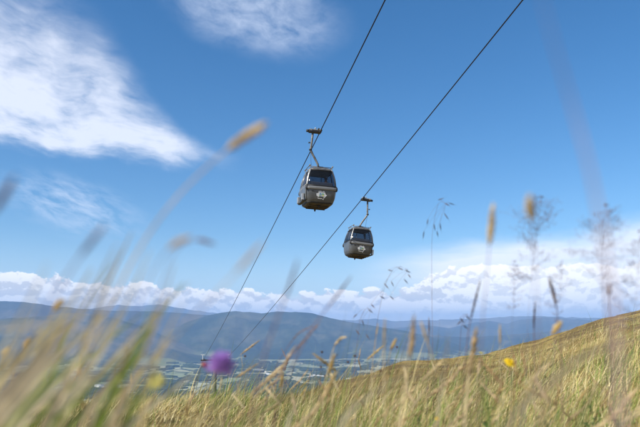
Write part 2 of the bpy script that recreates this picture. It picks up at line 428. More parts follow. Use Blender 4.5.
# woodland on the valley floor: canopy masses too many to count
vs = []; fs = []; m_w = mat('conifer_canopy', (.018, .035, .016), .95, 0, (.045, .06, .025), .02, 0, .1)
mb = MB()
for k in range(230):
    a = math.radians(R.uniform(-30, 16)); r = R.uniform(4300, 9400)
    cx_, cy_ = r * math.sin(a), r * math.cos(a); L = R.uniform(30, 190); W = R.uniform(40, 220); n = 26; base = valley_z(cx_, cy_)
    rot = R.uniform(-.7, .7); ring = []; ring2 = []; ring0 = []
    for i in range(n):
        t = 2 * math.pi * i / n; q_ = 1 + R.uniform(-.28, .28)
        x = math.cos(t) * L * q_; y = math.sin(t) * W * q_
        X_, Y_ = cx_ + x * math.cos(rot) - y * math.sin(rot), cy_ + x * math.sin(rot) + y * math.cos(rot)
        ring0.append((X_, Y_, base - 12)); ring.append((X_, Y_, base + R.uniform(9, 20)))
        ring2.append((cx_ + (X_ - cx_) * .6, cy_ + (Y_ - cy_) * .6, base + R.uniform(12, 24)))
    allv = ring0 + ring + ring2 + [(cx_, cy_, base + 20)]
    f_ = []
    for i in range(n):
        j = (i + 1) % n
        f_ += [(i, j, n + j, n + i), (n + i, n + j, 2 * n + j, 2 * n + i), (2 * n + i, 2 * n + j, 3 * n)]
    mb.add(allv, f_)
tag(mb.build('woodland', m_w, smooth=False), 'dark woodland patches scattered between the pale fields of the valley', 'woodland', kind='stuff')

# far buildings
m_pw = mat('pale_render', (.75, .74, .7), .8, 0, (.6, .6, .58), .05); m_rf = mat('slate_roof', (.16, .16, .17), .7, 0, (.22, .2, .2), .05)
def house_mesh(L, W, H, Rf, name):
    mb = MB(); mb.box((0, 0, H / 2 - 3), (L, W, H + 6)); x, y = L / 2 + .4, W / 2 + .5
    mb.add([(-x, -y, H), (x, -y, H), (x, y, H), (-x, y, H), (-x, 0, H + Rf), (x, 0, H + Rf)], [(0, 1, 5, 4), (2, 3, 4, 5), (0, 4, 3), (1, 2, 5), (0, 3, 2, 1)], 1)
    return mb.mesh(name, [m_pw, m_rf], False)
hm = house_mesh(24, 13, 7, 4, 'house'); sm = house_mesh(110, 34, 14, 3, 'shed'); sm.materials[1] = m_pw
for (px, py, n, spx, spy) in ((150, 357, 16, 26, 3), (108, 386, 8, 12, 2), (352, 381, 14, 24, 3), (318, 378, 8, 16, 3), (255, 372, 8, 22, 4), (40, 362, 10, 22, 4)):
    for k in range(n):
        v = ray(px + R.gauss(0, spx * .5), py + R.gauss(0, spy * .5)); q_ = (VZ) / v.z; x, y = v.x * q_, v.y * q_
        big_ = k % 4 == 0; o = link('factory_shed' if big_ else 'house', sm if big_ else hm, loc=(x, y, valley_z(x, y) + 1)); o.rotation_euler.z = R.uniform(-.9, .9)
        if big_: tag(o, 'pale long shed among the houses far down in the valley', 'shed', 'long sheds far down in the valley')
        else: tag(o, 'tiny pale house with slate roof far down in the valley', 'house', 'tiny houses far down in the valley')

# air
mb = MB(); mb.box((0, 0, (1010 + VZ - 80) / 2), (84000, 84000, 1010 - VZ + 80))
m = bpy.data.materials.new('haze'); m.use_nodes = True; nt = m.node_tree; nt.nodes.remove(nt.nodes['Principled BSDF'])
pv = nt.nodes.new('ShaderNodeVolumePrincipled'); pv.inputs['Color'].default_value = (.34, .58, 1, 1); pv.inputs['Density'].default_value = 5.2e-5; pv.inputs['Anisotropy'].default_value = .0
nt.links.new(pv.outputs[0], nt.nodes['Material Output'].inputs['Volume'])
tag(mb.build('haze', m, smooth=False), 'thin blue air haze over the valley', 'haze', kind='stuff')

# ------------------------------------------------------------------ lift line
TH, A0, GAUGE, H0, MS, CS = .22832, 7.6846, 5.5, 16.4813, -.16773, .00013
dirv = Vector((-math.sin(TH), math.cos(TH), 0)); nrm = Vector((math.cos(TH), math.sin(TH), 0))
ST = 158.
def cable_pt(s, k):
    p = dirv * s + nrm * (A0 + k * GAUGE)
    if s <= ST: z = H0 + MS * s + CS * s * s
    else: z = H0 + MS * ST + CS * ST * ST - .19 * (s - ST) + .00013 * (s - ST) ** 2
    return Vector((p.x, p.y, z))
m_rope = mat('steel_rope', (.025, .025, .028), .55, .6)
for k, lb in ((0, 'dark steel cable carrying the left, nearer cabin'), (1, 'dark steel cable carrying the right, farther cabin')):
    mb = MB(); mb.tube([cable_pt(s, k) for s in list(range(-110, 120, 3)) + list(range(120, 420, 6))], .028, 8)
    tag(mb.build('haul_cable', m_rope), lb, 'cable')
# lower tower
m_galv = mat('galvanised_steel', (.45, .47, .48), .45, .6, (.34, .36, .37), 3.); m_drk = mat('dark_steel', (.06, .065, .07), .5, .4)
pc = (cable_pt(ST, 0) + cable_pt(ST, 1)) / 2; gb = gz(pc.x, pc.y)
tw = empty('lift_tower', (pc.x, pc.y, gb), (0, 0, TH)); tag(tw, 'grey steel lift tower with crossarm far down the cable line behind the purple flower', 'tower')
hh = pc.z - gb
mb = MB(); mb.tube([(0, 0, -.6), (0, 0, hh * .5), (0, 0, hh - .5)], [.62, .5, .38], 14); mb.build('pole', mat('painted_pole', (.05, .07, .07), .7), tw)
mb = MB(); mb.box((0, 0, .1), (2.2, 2.2, .8)); mb.build('footing', mat('concrete', (.4, .39, .37), .9, 0, (.3, .3, .29), 2.), tw, False)
mb = MB(); mb.box((0, 0, hh - .45), (GAUGE + 1.6, .4, .34)); mb.build('crossarm', m_drk, tw, False, .03)
for sx in (-1, 1):
    mb = MB(); mb.box((sx * GAUGE / 2 + sx * .35, 0, hh - .22), (.1, 3.2, .14))
    b_ = mb.build('sheave_beam', m_galv, tw, False)
    for i in range(6):
        mb = MB(); y = -1.35 + i * .54; mb.tube([(sx * GAUGE / 2 - .06, y, hh - .22), (sx * GAUGE / 2 + .1, y, hh - .22)], .19, 14); mb.build('sheave', m_drk, b_)
    mb = MB(); mb.box((sx * (GAUGE / 2 + .35), 0, hh + .85), (.9, .16, .1)); mb.box((sx * (GAUGE / 2 + .35), 0, hh + .3), (.12, .12, 1.2)); mb.build('work_frame', mat('pale_steel', (.7, .7, .68), .5), tw, False)

# ------------------------------------------------------------------ gondola cabin
m_body = mat('cabin_grey', (.125, .135, .145), .33, .3, (.085, .092, .10), 2.5)
m_silver = mat('silver_frame', (.44, .45, .45), .35, .5, (.30, .30, .28), 4.)
m_leaf = mat('door_grey', (.17, .18, .19), .33, .4, (.12, .125, .12), 3.)
m_blk = mat('black_rubber', (.015, .015, .017), .55)
m_floor = mat('underside_brown', (.045, .038, .028), .85, 0, (.09, .07, .045), 4.)
m_bump = mat('bumper_grey', (.17, .175, .175), .45)
m_arm = mat('hanger_steel', (.11, .105, .095), .5, .5, (.24, .23, .21), 5.)
m_seat = mat('seat_blue', (.34, .38, .45), .7); m_int = mat('cabin_interior', (.16, .16, .16), .8)
m_white = mat('white_vinyl', (.62, .64, .66), .5)
m_gl = bpy.data.materials.new('tinted_window'); m_gl.use_nodes = True; nt = m_gl.node_tree
gb_ = nt.nodes['Principled BSDF']; gb_.inputs['Base Color'].default_value = (.02, .024, .03, 1); gb_.inputs['Roughness'].default_value = .06
tr = nt.nodes.new('ShaderNodeBsdfTransparent'); tr.inputs[0].default_value = (.72, .74, .78, 1); mx = nt.nodes.new('ShaderNodeMixShader'); mx.inputs[0].default_value = .74
nt.links.new(gb_.outputs[0], mx.inputs[1]); nt.links.new(tr.outputs[0], mx.inputs[2]); nt.links.new(mx.outputs[0], nt.nodes['Material Output'].inputs[0])

# half sizes of the shell at heights above the cabin floor (metres): z, half width x, half length y
PROF = [(0.00, .66, .74), (.08, .74, .84), (.30, .82, .935), (.62, .86, .985), (.85, .875, 1.00), (1.05, .87, .99), (1.30, .83, .95), (1.58, .77, .885), (1.84, .68, .80), (1.98, .60, .71), (2.05, .48, .58)]
def prof(z):
    zs = [p[0] for p in PROF]
    return float(np.interp(z, zs, [p[1] for p in PROF])), float(np.interp(z, zs, [p[2] for p in PROF]))
NS = 48
def section(z, grow=0.):
    hx, hy = prof(z); hx += grow; hy += grow; out = []; e = .34      # superellipse: rounded rectangle
    for i in range(NS):
        t = 2 * math.pi * i / NS; c_, s_ = math.cos(t), math.sin(t)
        out.append((hx * math.copysign(abs(c_) ** e, c_), hy * math.copysign(abs(s_) ** e, s_), z))
    return out
def face_pt(side, u, z, off=0.):
    """point on a cabin face: side 'f','b' (ends, normal -y/+y) or 'l','r'; u in -1..1 across; off pushes out"""
    hx, hy = prof(z); k = 1 - .10 * abs(u) ** 5
    if side == 'f': return (u * hx * .97, -(hy * k + off), z)
    if side == 'b': return (-u * hx * .97, hy * k + off, z)
    if side == 'l': return (-(hx * k + off), -u * hy * .97, z)
    return (hx * k + off, u * hy * .97, z)
def panel(mb, side, poly, off, thick=.012, mi=0, nu=8, nz=8):
    """a curved panel filling u0(z)..u1(z); poly = [(z,u0,u1),...]"""
    zs = np.linspace(poly[0][0], poly[-1][0], nz + 1); fr_ = []; bk = []
    for z in zs:
        u0 = float(np.interp(z, [p[0] for p in poly], [p[1] for p in poly])); u1 = float(np.interp(z, [p[0] for p in poly], [p[2] for p in poly]))
        for i in range(nu + 1):
            u_ = u0 + (u1 - u0) * i / nu; fr_.append(face_pt(side, u_, z, off)); bk.append(face_pt(side, u_, z, off - thick))
    n = len(fr_); f_ = []; w_ = nu + 1
    for j in range(nz):
        for i in range(nu):
            a = j * w_ + i; f_.append((a, a + 1, a + w_ + 1, a + w_)); f_.append((n + a, n + a + w_, n + a + w_ + 1, n + a + 1))
    for i in range(nu): f_.append((i, n + i, n + i + 1, i + 1)); a = nz * w_ + i; f_.append((a, a + 1, n + a + 1, n + a))
    for j in range(nz): a = j * w_; f_.append((a, a + w_, n + a + w_, n + a)); a += nu; f_.append((a, n + a, n + a + w_, a + w_))
    mb.add(fr_ + bk, f_, mi)
def strip(mb, side, line, wid, off, thick=.03, mi=0):
    """raised trim following (u,z) points on a face"""
    pts = [Vector(face_pt(side, u_, z, off)) for u_, z in line]; mb.tube(pts, wid, 8, mi)
def make_cabin():
    root = empty('gondola_cabin')
    # origin of the root: on the rope; roof of the cabin 1.98 m below
    DZ = -2.24 - 2.05
    sh = MB()
    # lower shell, ring sections from floor to belt
    zs = [0, .05, .10, .2, .30, .46, .62, .78, .90, .94]
    vs = []; 
    for z in zs: vs += section(z)
    f_ = [tuple(range(NS - 1, -1, -1))]
    for j in range(len(zs) - 1):
        for i in range(NS): i2 = (i + 1) % NS; f_.append((j * NS + i, j * NS + i2, (j + 1) * NS + i2, (j + 1) * NS + i))
    inner = []
    for z in reversed(zs[1:]): inner += section(z, -.05)
    b0 = len(vs); vs += inner; top = (len(zs) - 1) * NS
    for i in range(NS): i2 = (i + 1) % NS; f_.append((top + i, top + i2, b0 + i2, b0 + i))
    for j in range(len(zs) - 2):
        for i in range(NS): i2 = (i + 1) % NS; f_.append((b0 + j * NS + i, b0 + j * NS + i2, b0 + (j + 1) * NS + i2, b0 + (j + 1) * NS + i))
    f_.append(tuple(b0 + (len(zs) - 2) * NS + i for i in range(NS)))
    sh.add(vs, f_); sh.build('lower_shell', m_body, root, loc=(0, 0, DZ))
    # roof
    rf = MB(); zs = [1.86, 1.92, 1.98, 2.02, 2.05, 2.07]; vs = []
    for z in zs:
        s_ = section(min(z, 2.05)); k = 1.0 if z < 2.06 else .55
        vs += [(x * k, y * k, z) for x, y, _ in s_]
    f_ = [tuple(range(NS - 1, -1, -1)), tuple((len(zs) - 1) * NS + i for i in range(NS))]
    for j in range(len(zs) - 1):
        for i in range(NS): i2 = (i + 1) % NS; f_.append((j * NS + i, j * NS + i2, (j + 1) * NS + i2, (j + 1) * NS + i))
    rf.add(vs, f_); roof = rf.build('roof', m_arm, root, loc=(0, 0, DZ))
    # corner posts, bright silver
    for sx in (-1, 1):
        for sy in (-1, 1):
            mb = MB(); line = []; 
            for z in np.linspace(.9, 1.93, 12):
                hx, hy = prof(z); e = .34; t = math.radians(45); line.append((sx * hx * math.cos(t) ** e * .985, sy * hy * math.sin(t) ** e * .985, z))
            mb.tube(line, .05, 8); mb.build('corner_post', m_silver, root, loc=(0, 0, DZ))
    # end windows + belt + bumper + panels
    for side in ('f', 'b'):
        mb = MB(); panel(mb, side, [(.95, -.90, .90), (1.1, -.90, .90), (1.5, -.885, .885), (1.82, -.84, .84)], -.005, .012, 0, 10, 10)
        wd = mb.build('end_window', m_gl, root, loc=(0, 0, DZ))
        mb = MB(); strip(mb, side, [(-.9, .94), (-.4, .94), (0, .94), (.4, .94), (.9, .94)], .032, .0); strip(mb, side, [(-.84, 1.84), (0, 1.85), (.84, 1.84)], .026, -.005)
        for sg in (-1, 1): strip(mb, side, [(sg * .91, .94), (sg * .91, 1.2), (sg * .895, 1.5), (sg * .85, 1.84)], .02, -.01)
        mb.build('window_seal', m_blk, wd)
        mb = MB(); sgn = -1 if side == 'f' else 1; hx, hy = prof(.8)
        pts = [(-.93, .80), (-.8, .80), (-.4, .80), (0, .80), (.4, .80), (.8, .80), (.93, .80)]
        # flat rounded bumper bar
        prs = [Vector(face_pt(side, u_, z, .035)) for u_, z in pts]
        vs = []; n_ = len(prs)
        for p in prs:
            for (a, b) in ((0, -.085), (.03, -.07), (.045, 0), (.03, .07), (0, .085), (-.03, .085), (-.03, -.085)): vs.append((p.x, p.y + sgn * a, p.z + b))
        f_ = []
        for i in range(n_ - 1):
            for k in range(7): k2 = (k + 1) % 7; f_.append((i * 7 + k, i * 7 + k2, (i + 1) * 7 + k2, (i + 1) * 7 + k))
        f_ += [tuple(range(7)), tuple((n_ - 1) * 7 + k for k in range(6, -1, -1))]
        mb.add(vs, f_); bp = mb.build('bumper', m_bump, root, loc=(0, 0, DZ), smooth=False)
        for sg in (-1, 1): mb = MB(); mb.ball(face_pt(side, sg * .95, .80, .02), .075, 1, 1, 1.9); mb.build('bumper_cap', m_blk, bp)
        # sticker: white star-like splash with coloured patches
        st = MB()
        def disc(pts, off, mi):
            vs = []
            for x, z in pts: hx_, hy_ = prof(z + .43); vs.append(face_pt(side, x / hx_, z + .43, off))
            vb = [face_pt(side, 0.02, .43, off)]; st.add(vb + vs, [(0, 1 + i, 1 + (i + 1) % len(vs)) for i in range(len(vs))], mi)
        star = []
        for i in range(32):
            t = 2 * math.pi * i / 32; r_ = .235 + .03 * math.cos(6 * t + .4) + .02 * math.cos(11 * t); star.append((r_ * 1.12 * math.cos(t), r_ * .95 * math.sin(t)))
        disc(star, .006, 0)
        for (cx_, cz_, r1, r2, mi) in ((.07, .05, .075, .05, 1), (-.06, .06, .05, .04, 2), (.02, -.07, .1, .028, 3), (.10, -.03, .04, .03, 4), (-.09, -.02, .035, .045, 1)):
            vs = [face_pt(side, (cx_ + r1 * math.cos(2 * math.pi * i / 14)) / prof(.43)[0], .43 + cz_ + r2 * math.sin(2 * math.pi * i / 14), .011 + mi * .002) for i in range(14)]
            st.add(vs, [tuple(range(14))], mi)
        st.build('logo_sticker', [m_white, mat('logo_green', (.20, .40, .28), .5), mat('logo_blue', (.08, .22, .5), .5), mat('logo_grey', (.25, .3, .35), .5), mat('logo_yellow', (.75, .65, .1), .5)], root, smooth=False, loc=(0, 0, DZ))
        mb = MB()
        for q_ in (-.60, -.53):
            ring = [Vector(face_pt(side, q_ + .035 * math.cos(t), .62 + .035 * math.sin(t), .004)) for t in np.linspace(0, 2 * math.pi, 11)]; mb.tube(ring, .008, 5)
        mb.build('number_mark', m_blk, root, loc=(0, 0, DZ))
    # long sides: door side (-x) with two sliding leaves, window side (+x)
    for side in ('l', 'r'):
        for u0, u1 in ((-.90, -.02), (.02, .90)):
            door = side == 'l'
            mb = MB(); panel(mb, side, [(.97, u0, u1), (1.3, u0, u1), (1.8, u0 * .93 if u0 < -.5 else u0, u1 * .93 if u1 > .5 else u1)], -.005, .012)
            if door:
                lp = MB(); panel(lp, side, [(.16, u0 * .97, u1 * .97), (.3, u0, u1), (.92, u0, u1)], .018, .02)
                lf = lp.build('door_leaf', m_leaf, root, loc=(0, 0, DZ)); mb.build('door_window', m_gl, lf)
                s_ = MB(); strip(s_, side, [(u0, .96), ((u0 + u1) / 2, .96), (u1, .96)], .026, 0.); strip(s_, side, [(u0, .96), (u0, 1.4), (u0 * .94, 1.82)], .02, 0.); strip(s_, side, [(u1, .96), (u1, 1.4), (u1 * .94, 1.82)], .02, 0.)
                strip(s_, side, [(u0 * .94, 1.83), (u1 * .94, 1.83)], .024, -.005); s_.build('door_frame', m_silver, lf)
            else:
                wd = mb.build('side_window', m_gl, root, loc=(0, 0, DZ)); s_ = MB(); strip(s_, side, [(u0, .95), ((u0 + u1) / 2, .95), (u1, .95)], .03, 0.); strip(s_, side, [(u0 * .94, 1.83), (u1 * .94, 1.83)], .026, -.005)
                strip(s_, side, [(u1 if u1 < .5 else u0, .95), (u1 if u1 < .5 else u0, 1.82)], .022, -.003); s_.build('window_seal', m_blk, wd)
    # ski rack / step box on the door side
    for y in (-.55, .55): mb = MB(); mb.box((-.93, y, .34), (.12, .24, .36)); mb.build('ski_holder', m_silver, root, False, .015, loc=(0, 0, DZ))
    mb = MB(); mb.box((-.86, 0, .13), (.16, 1.3, .04)); mb.build('door_sill', m_blk, root, False, .01, loc=(0, 0, DZ))
    # underside
    mb = MB(); vs = section(0.0); vs = [(x * .96, y * .96, -.005) for x, y, z in vs] + [(x * .88, y * .88, -.05) for x, y, z in vs]
    mb.add(vs, [tuple(range(NS, 2 * NS))[::-1], tuple(range(NS))] + [(i, NS + i, NS + (i + 1) % NS, (i + 1) % NS) for i in range(NS)])
    fl = mb.build('underside', m_floor, root, loc=(0, 0, DZ), smooth=False)
    mb = MB()
    for y in (-.42, 0, .42): mb.box((0, y, -.08), (1.05, .07, .06))
    mb.build('floor_rib', m_floor, fl, False)
    for y in (-.52, .52): mb = MB(); mb.tube([(0, y, -.05), (0, y, -.12), (0, y, -.2)], [.07, .05, .035], 10); mb.build('buffer', m_blk, fl)
    # seats and back rests inside
    for sy in (-1, 1):
        mb = MB(); mb.box((0, sy * .62, .50), (1.3, .42, .08)); mb.box((0, sy * .82, .86), (1.25, .07, .62)); mb.build('bench', m_seat, root, False, .03, loc=(0, 0, DZ))
    mb = MB(); mb.tube([(.18, .05, .1), (.18, .05, 1.95)], .02, 8); mb.build('grab_pole', m_silver, root, loc=(0, 0, DZ))
    mb = MB(); vs = []
    for z, gr_ in ((.0, .012), (.07, .012), (.075, 0)): vs += section(z, gr_)
    mb.add(vs, [(j * NS + i, j * NS + (i + 1) % NS, (j + 1) * NS + (i + 1) % NS, (j + 1) * NS + i) for j in range(2) for i in range(NS)]); mb.build('kick_strip', m_blk, root, loc=(0, 0, DZ))
    # roof frame: rails on posts around the roof edge, suspension block
    mb = MB()
    for sx in (-1, 1):
        mb.tube([(sx * .62, -.62, 2.10), (sx * .62, 0, 2.13), (sx * .62, .62, 2.10)], .022, 8)
        for y in (-.62, .62): mb.tube([(sx * .62, y, 2.12), (sx * .56, y * .96, 1.90)], .02, 6)
        mb.ball((sx * .62, -.64, 2.12), .045); mb.ball((sx * .62, .64, 2.12), .045)
    for y in (-.40, .40): mb.tube([(-.62, y, 2.12), (.62, y, 2.12)], .02, 8)
    mb.build('roof_rail', m_arm, root, loc=(0, 0, DZ))
    mb = MB(); mb.box((0, 0, 2.10), (.30, .9, .08)); mb.box((0, 0, 2.17), (.16, .26, .12)); mb.build('suspension_block', m_blk, root, False, .01, loc=(0, 0, DZ))
    # hanger arm: bent to the door side
    mb = MB()
    path = [(-.42, 0, -.16), (-.44, 0, -.5), (-.47, 0, -.9), (-.49, 0, -1.08), (-.47, 0, -1.18), (-.38, 0, -1.36), (-.2, 0, -1.66), (-.06, 0, -1.92), (.0, 0, -2.14)]
    mb.tube(path, .06, 10); ha = mb.build('hanger_arm', m_arm, root)
    mb = MB(); mb.tube([(-.50, .0, -1.08), (-.50, 0, -1.16)], .085, 10); mb.tube([(-.62, 0, -.72), (-.42, 0, -.72)], .018, 6); mb.box((-.60, 0, -.72), (.05, .1, .07)); mb.build('arm_bracket', m_blk, ha)
    mb = MB(); mb.tube([(-.50, 0, -1.2), (-.46, -.02, -1.7), (-.4, -.04, -2.16)], .008, 5); mb.build('door_cable', m_blk, ha)
    # grip on the rope
    mb = MB(); mb.box((-.33, 0, -.06), (.62, .30, .12)); mb.box((-.03, 0, -.04), (.14, .42, .15)); gr = mb.build('grip_body', m_blk, root, False, .02)
    mb = MB(); mb.box((-.36, 0, .04), (.56, .24, .05)); mb.box((-.55, 0, .0), (.12, .3, .12)); mb.build('grip_plate', m_silver, gr, False, .012)
    mb = MB(); mb.tube([(-.78, 0, -.04), (-.62, 0, -.04)], .075, 12); mb.tube([(-.12, -.16, .09), (-.12, .16, .09)], .05, 10); mb.build('grip_roller', m_blk, gr)
    mb = MB(); mb.ball((-.28, 0, .15), .05); mb.tube([(-.28, 0, .05), (-.28, 0, .14)], .02, 6); mb.build('grip_lever', m_silver, gr); mb = MB(); mb.ball((-.02, 0, .10), .05); mb.build('grip_knob', m_silver, gr)
    # grip jaws round the rope
    mb = MB(); mb.tube([(0, -.24, -.01), (0, .24, -.01)], .06, 12); mb.build('grip_jaw', m_blk, gr)
    # slim stiffening shift down of arm under grip
    return root
def copy_tree(o, parent=None):
    c_ = o.copy(); C.objects.link(c_); c_.parent = parent
    for ch in [q for q in C.objects if q.parent == o]: copy_tree(ch, c_)
    return c_
cab = make_cabin()
tag(cab, 'grey gondola cabin on the left cable, the nearer and larger, hanger bent left', 'gondola', 'gondola cabins on the lift')
cab2 = copy_tree(cab)
cab2['label'] = 'grey gondola cabin on the right cable, the farther and lower, hanger bent right'
def hang(c_, s, k, flip, roll, pitch=0.):
    c_.location = cable_pt(s, k)
    c_.rotation_mode = 'QUATERNION'
    M = Matrix.Rotation(TH, 4, 'Z') @ Matrix.Rotation(roll, 4, 'Y') @ Matrix.Rotation(pitch, 4, 'X') @ Matrix.Rotation(math.pi if flip else 0, 4, 'Z')
    c_.rotation_quaternion = M.to_quaternion(); c_.scale = (1.03, 1.03, 1.0)
hang(cab, 33.0, 0, False, math.radians(2.3), math.radians(.6)); cab.scale = (1.03, 1.03, 1.01); hang(cab2, 43.0, 1, True, math.radians(6.0))

# ------------------------------------------------------------------ passenger in the nearer cabin
def skin_person(parent_loc, rotM):
    sk = {'pelvis': (0, 0, 0, .13), 'belly': (0, -.02, .18, .125), 'chest': (0, -.02, .38, .15), 'neck': (0, -.0, .53, .055), 'headb': (0, .03, .62, .075), 'headt': (0, .03, .74, .085)}
    for s_, q_ in ((-1, 'L'), (1, 'R')):
        sk.update({'sh' + q_: (.17 * s_, -.02, .45, .06), 'el' + q_: (.22 * s_, .08, .2, .042), 'wr' + q_: (.12 * s_, .27, .14, .03), 'hd' + q_: (.08 * s_, .35, .13, .032),
                   'hp' + q_: (.10 * s_, .06, -.01, .09), 'kn' + q_: (.13 * s_, .42, .02, .065), 'an' + q_: (.13 * s_, .42, -.38, .042), 'toe' + q_: (.14 * s_, .55, -.42, .035)})
    names = list(sk); E_ = [('pelvis', 'belly'), ('belly', 'chest'), ('chest', 'neck'), ('neck', 'headb'), ('headb', 'headt')]
    for q_ in 'LR': E_ += [('chest', 'sh' + q_), ('sh' + q_, 'el' + q_), ('el' + q_, 'wr' + q_), ('wr' + q_, 'hd' + q_), ('pelvis', 'hp' + q_), ('hp' + q_, 'kn' + q_), ('kn' + q_, 'an' + q_), ('an' + q_, 'toe' + q_)]
    me = bpy.data.meshes.new('person'); me.from_pydata([sk[n][:3] for n in names], [(names.index(a), names.index(b)) for a, b in E_], [])
    m_ = bpy.data.materials.new('person_skin_and_clothes'); m_.use_nodes = True; nt = m_.node_tree; X.nt = nt; b = nt.nodes['Principled BSDF']; b.inputs['Roughness'].default_value = .8
    s3 = nt.nodes.new('ShaderNodeSeparateXYZ'); nt.links.new(nt.nodes.new('ShaderNodeTexCoord').outputs['Object'], s3.inputs[0]); z = X(s3.outputs[2])
    c_ = mixc(X.m('GREATER_THAN', z, .52), mixc(X.m('GREATER_THAN', z, .06), (.05, .06, .09), (.5, .12, .05)), (.5, .27, .18)); nt.links.new(c_.k, b.inputs['Base Color'])
    me.materials.append(m_)
    o = link('person', me); md = o.modifiers.new('skin', 'SKIN'); md.use_smooth_shade = True
    for v_, n in zip(me.skin_vertices[0].data, names): v_.radius = (sk[n][3], sk[n][3]); v_.use_root = n == 'pelvis'
    ss = o.modifiers.new('sub', 'SUBSURF'); ss.levels = 2; ss.render_levels = 2
    hb = MB(); hb.ball((0, .0, .765), .1, 1, 1.05, .72, 14, 10); h_ = hb.build('hair', mat('hair', (.16, .05, .02), .8), o)
    nb_ = MB(); nb_.spindle((0, .105, .72), (0, .135, .675), .016); nb_.build('nose', m_, o)
    return o
p = skin_person(None, None)
Mc = Matrix.Translation(cab.location) @ cab.rotation_quaternion.to_matrix().to_4x4()
pm = Mc @ Matrix.Translation((.32, -.52, -4.29 + .66))
p.matrix_world = pm
tag(p, 'passenger with reddish top seated behind the window of the nearer gondola cabin', 'person')

# ------------------------------------------------------------------ grass (stuff)
STRAW = [(.72, .60, .28), (.60, .49, .20), (.80, .70, .40), (.50, .38, .15)]
GREEN = [(.24, .33, .06), (.16, .24, .04), (.34, .40, .10), (.10, .16, .03)]
BROWN = [(.22, .13, .06), (.16, .09, .04)]
m_grass = leafy('grass_blades', None, .38)
def blades(name, N, r0, r1, rp, a0, a1, h, wd, lean, pg, label, seed, segs=4, hcap=None):
    g = np.random.default_rng(seed)
    a = np.radians(g.uniform(a0, a1, N)); r = r0 * (r1 / r0) ** (g.uniform(0, 1, N) ** rp)
    x = r * np.sin(a); y = r * np.cos(a)
    cl = fbm(x * 1.3, y * 1.3, 77, 4)
    z = ground(x, y) - .01
    H = g.uniform(h[0], h[1], N) * np.clip(1 + cl * 1.5, .35, 2) * (.80 + .20 * np.clip((np.degrees(a) + 12) / 12, 0, 1))
    W = g.uniform(wd[0], wd[1], N)
    th = g.normal(0.15, .9, N); ln_ = g.uniform(lean[0], lean[1], N)
    D = np.stack([np.cos(th), np.sin(th), 0 * th], 1) * ln_[:, None]
    D[:, 0] += np.abs(g.normal(.12, .12, N))
    sd_ = g.uniform(0, 2 * np.pi, N); Sv = np.stack([np.cos(sd_), np.sin(sd_), 0 * sd_], 1)
    K = segs + 1; t = np.linspace(0, 1, K)
    base = np.stack([x, y, z], 1)[:, None, :]
    up = np.zeros((N, K, 3)); up[:, :, 2] = (t * (1 - .28 * t * np.minimum(1.6, np.linalg.norm(D, axis=1))[:, None])) * H[:, None]
    off = D[:, None, :] * (H[:, None, None] * (t ** 1.9)[None, :, None])
    wv = Sv[:, None, :] * (W[:, None] * (1 - t ** 1.6 * .93)[None, :])[:, :, None] * .5
    mid = base + up + off
    V = np.stack([mid - wv, mid + wv], 2).reshape(-1, 3)
    idx = (np.arange(N)[:, None] * K * 2 + np.arange(segs)[None, :] * 2)
    Fq = np.stack([idx, idx + 1, idx + 3, idx + 2], -1).reshape(-1, 4)
    pool = np.array(STRAW + GREEN + BROWN); k = g.uniform(0, 1, N)
    gg = np.clip(pg + cl * .9, .03, .95)
    ci = np.where(k < gg, 4 + g.integers(0, 4, N), np.where(k < .93, g.integers(0, 4, N), 8 + g.integers(0, 2, N)))
    pt = fbm(x * .35, y * .35, 91, 4); c_ = pool[ci] * g.uniform(.5, 1.4, (N, 1))
    br_ = np.clip((pt - .08 + .10 * np.clip((r - 8) / 12, 0, 1)) * 3.5, 0, .8)[:, None]; c_ = c_ * (1 - br_) + np.array([[.17, .11, .05]]) * br_ * g.uniform(.7, 1.3, (N, 1))
    p2 = fbm(x * .12 + 40, y * .12, 95, 4); b2 = (np.clip((p2 - .02) * 5, 0, .75) * np.clip((r - 6) / 8, 0, 1))[:, None]; c_ = c_ * (1 - b2) + np.array([[.13, .085, .04]]) * b2
    c_ = np.concatenate([c_, np.ones((N, 1))], 1)[:, None, :] * np.ones((1, K * 2, 1))
    o = link(name, mesh_np(name, V, Fq, m_grass, True, c_.reshape(-1, 4)))
    return tag(o, label, 'grass', kind='stuff')

blades('grass', 21000, .75, 7.5, 1.0, -42, 42, (.07, .34), (.0018, .0060), (.05, .7), .42, 'mixed green and straw-coloured meadow grass across the foreground', 1)
blades('grass', 90000, 4.5, 70, 1.05, -38, 42, (.03, .17), (.004, .011), (.2, 1.4), .06, 'short golden grass covering the crest of the hill on the right', 2, 3)

blades('grass', 8000, .5, 3.6, .8, -42, 42, (.22, .50), (.0016, .0045), (.05, .6), .33, 'looser taller straw grass standing above the foreground meadow', 5, 6)

blades('grass', 4200, 5, 52, .8, -12, 40, (.2, .48), (.003, .007), (.05, .6), .1, 'thin pale taller grass standing loose along the crest of the hill', 9, 5)

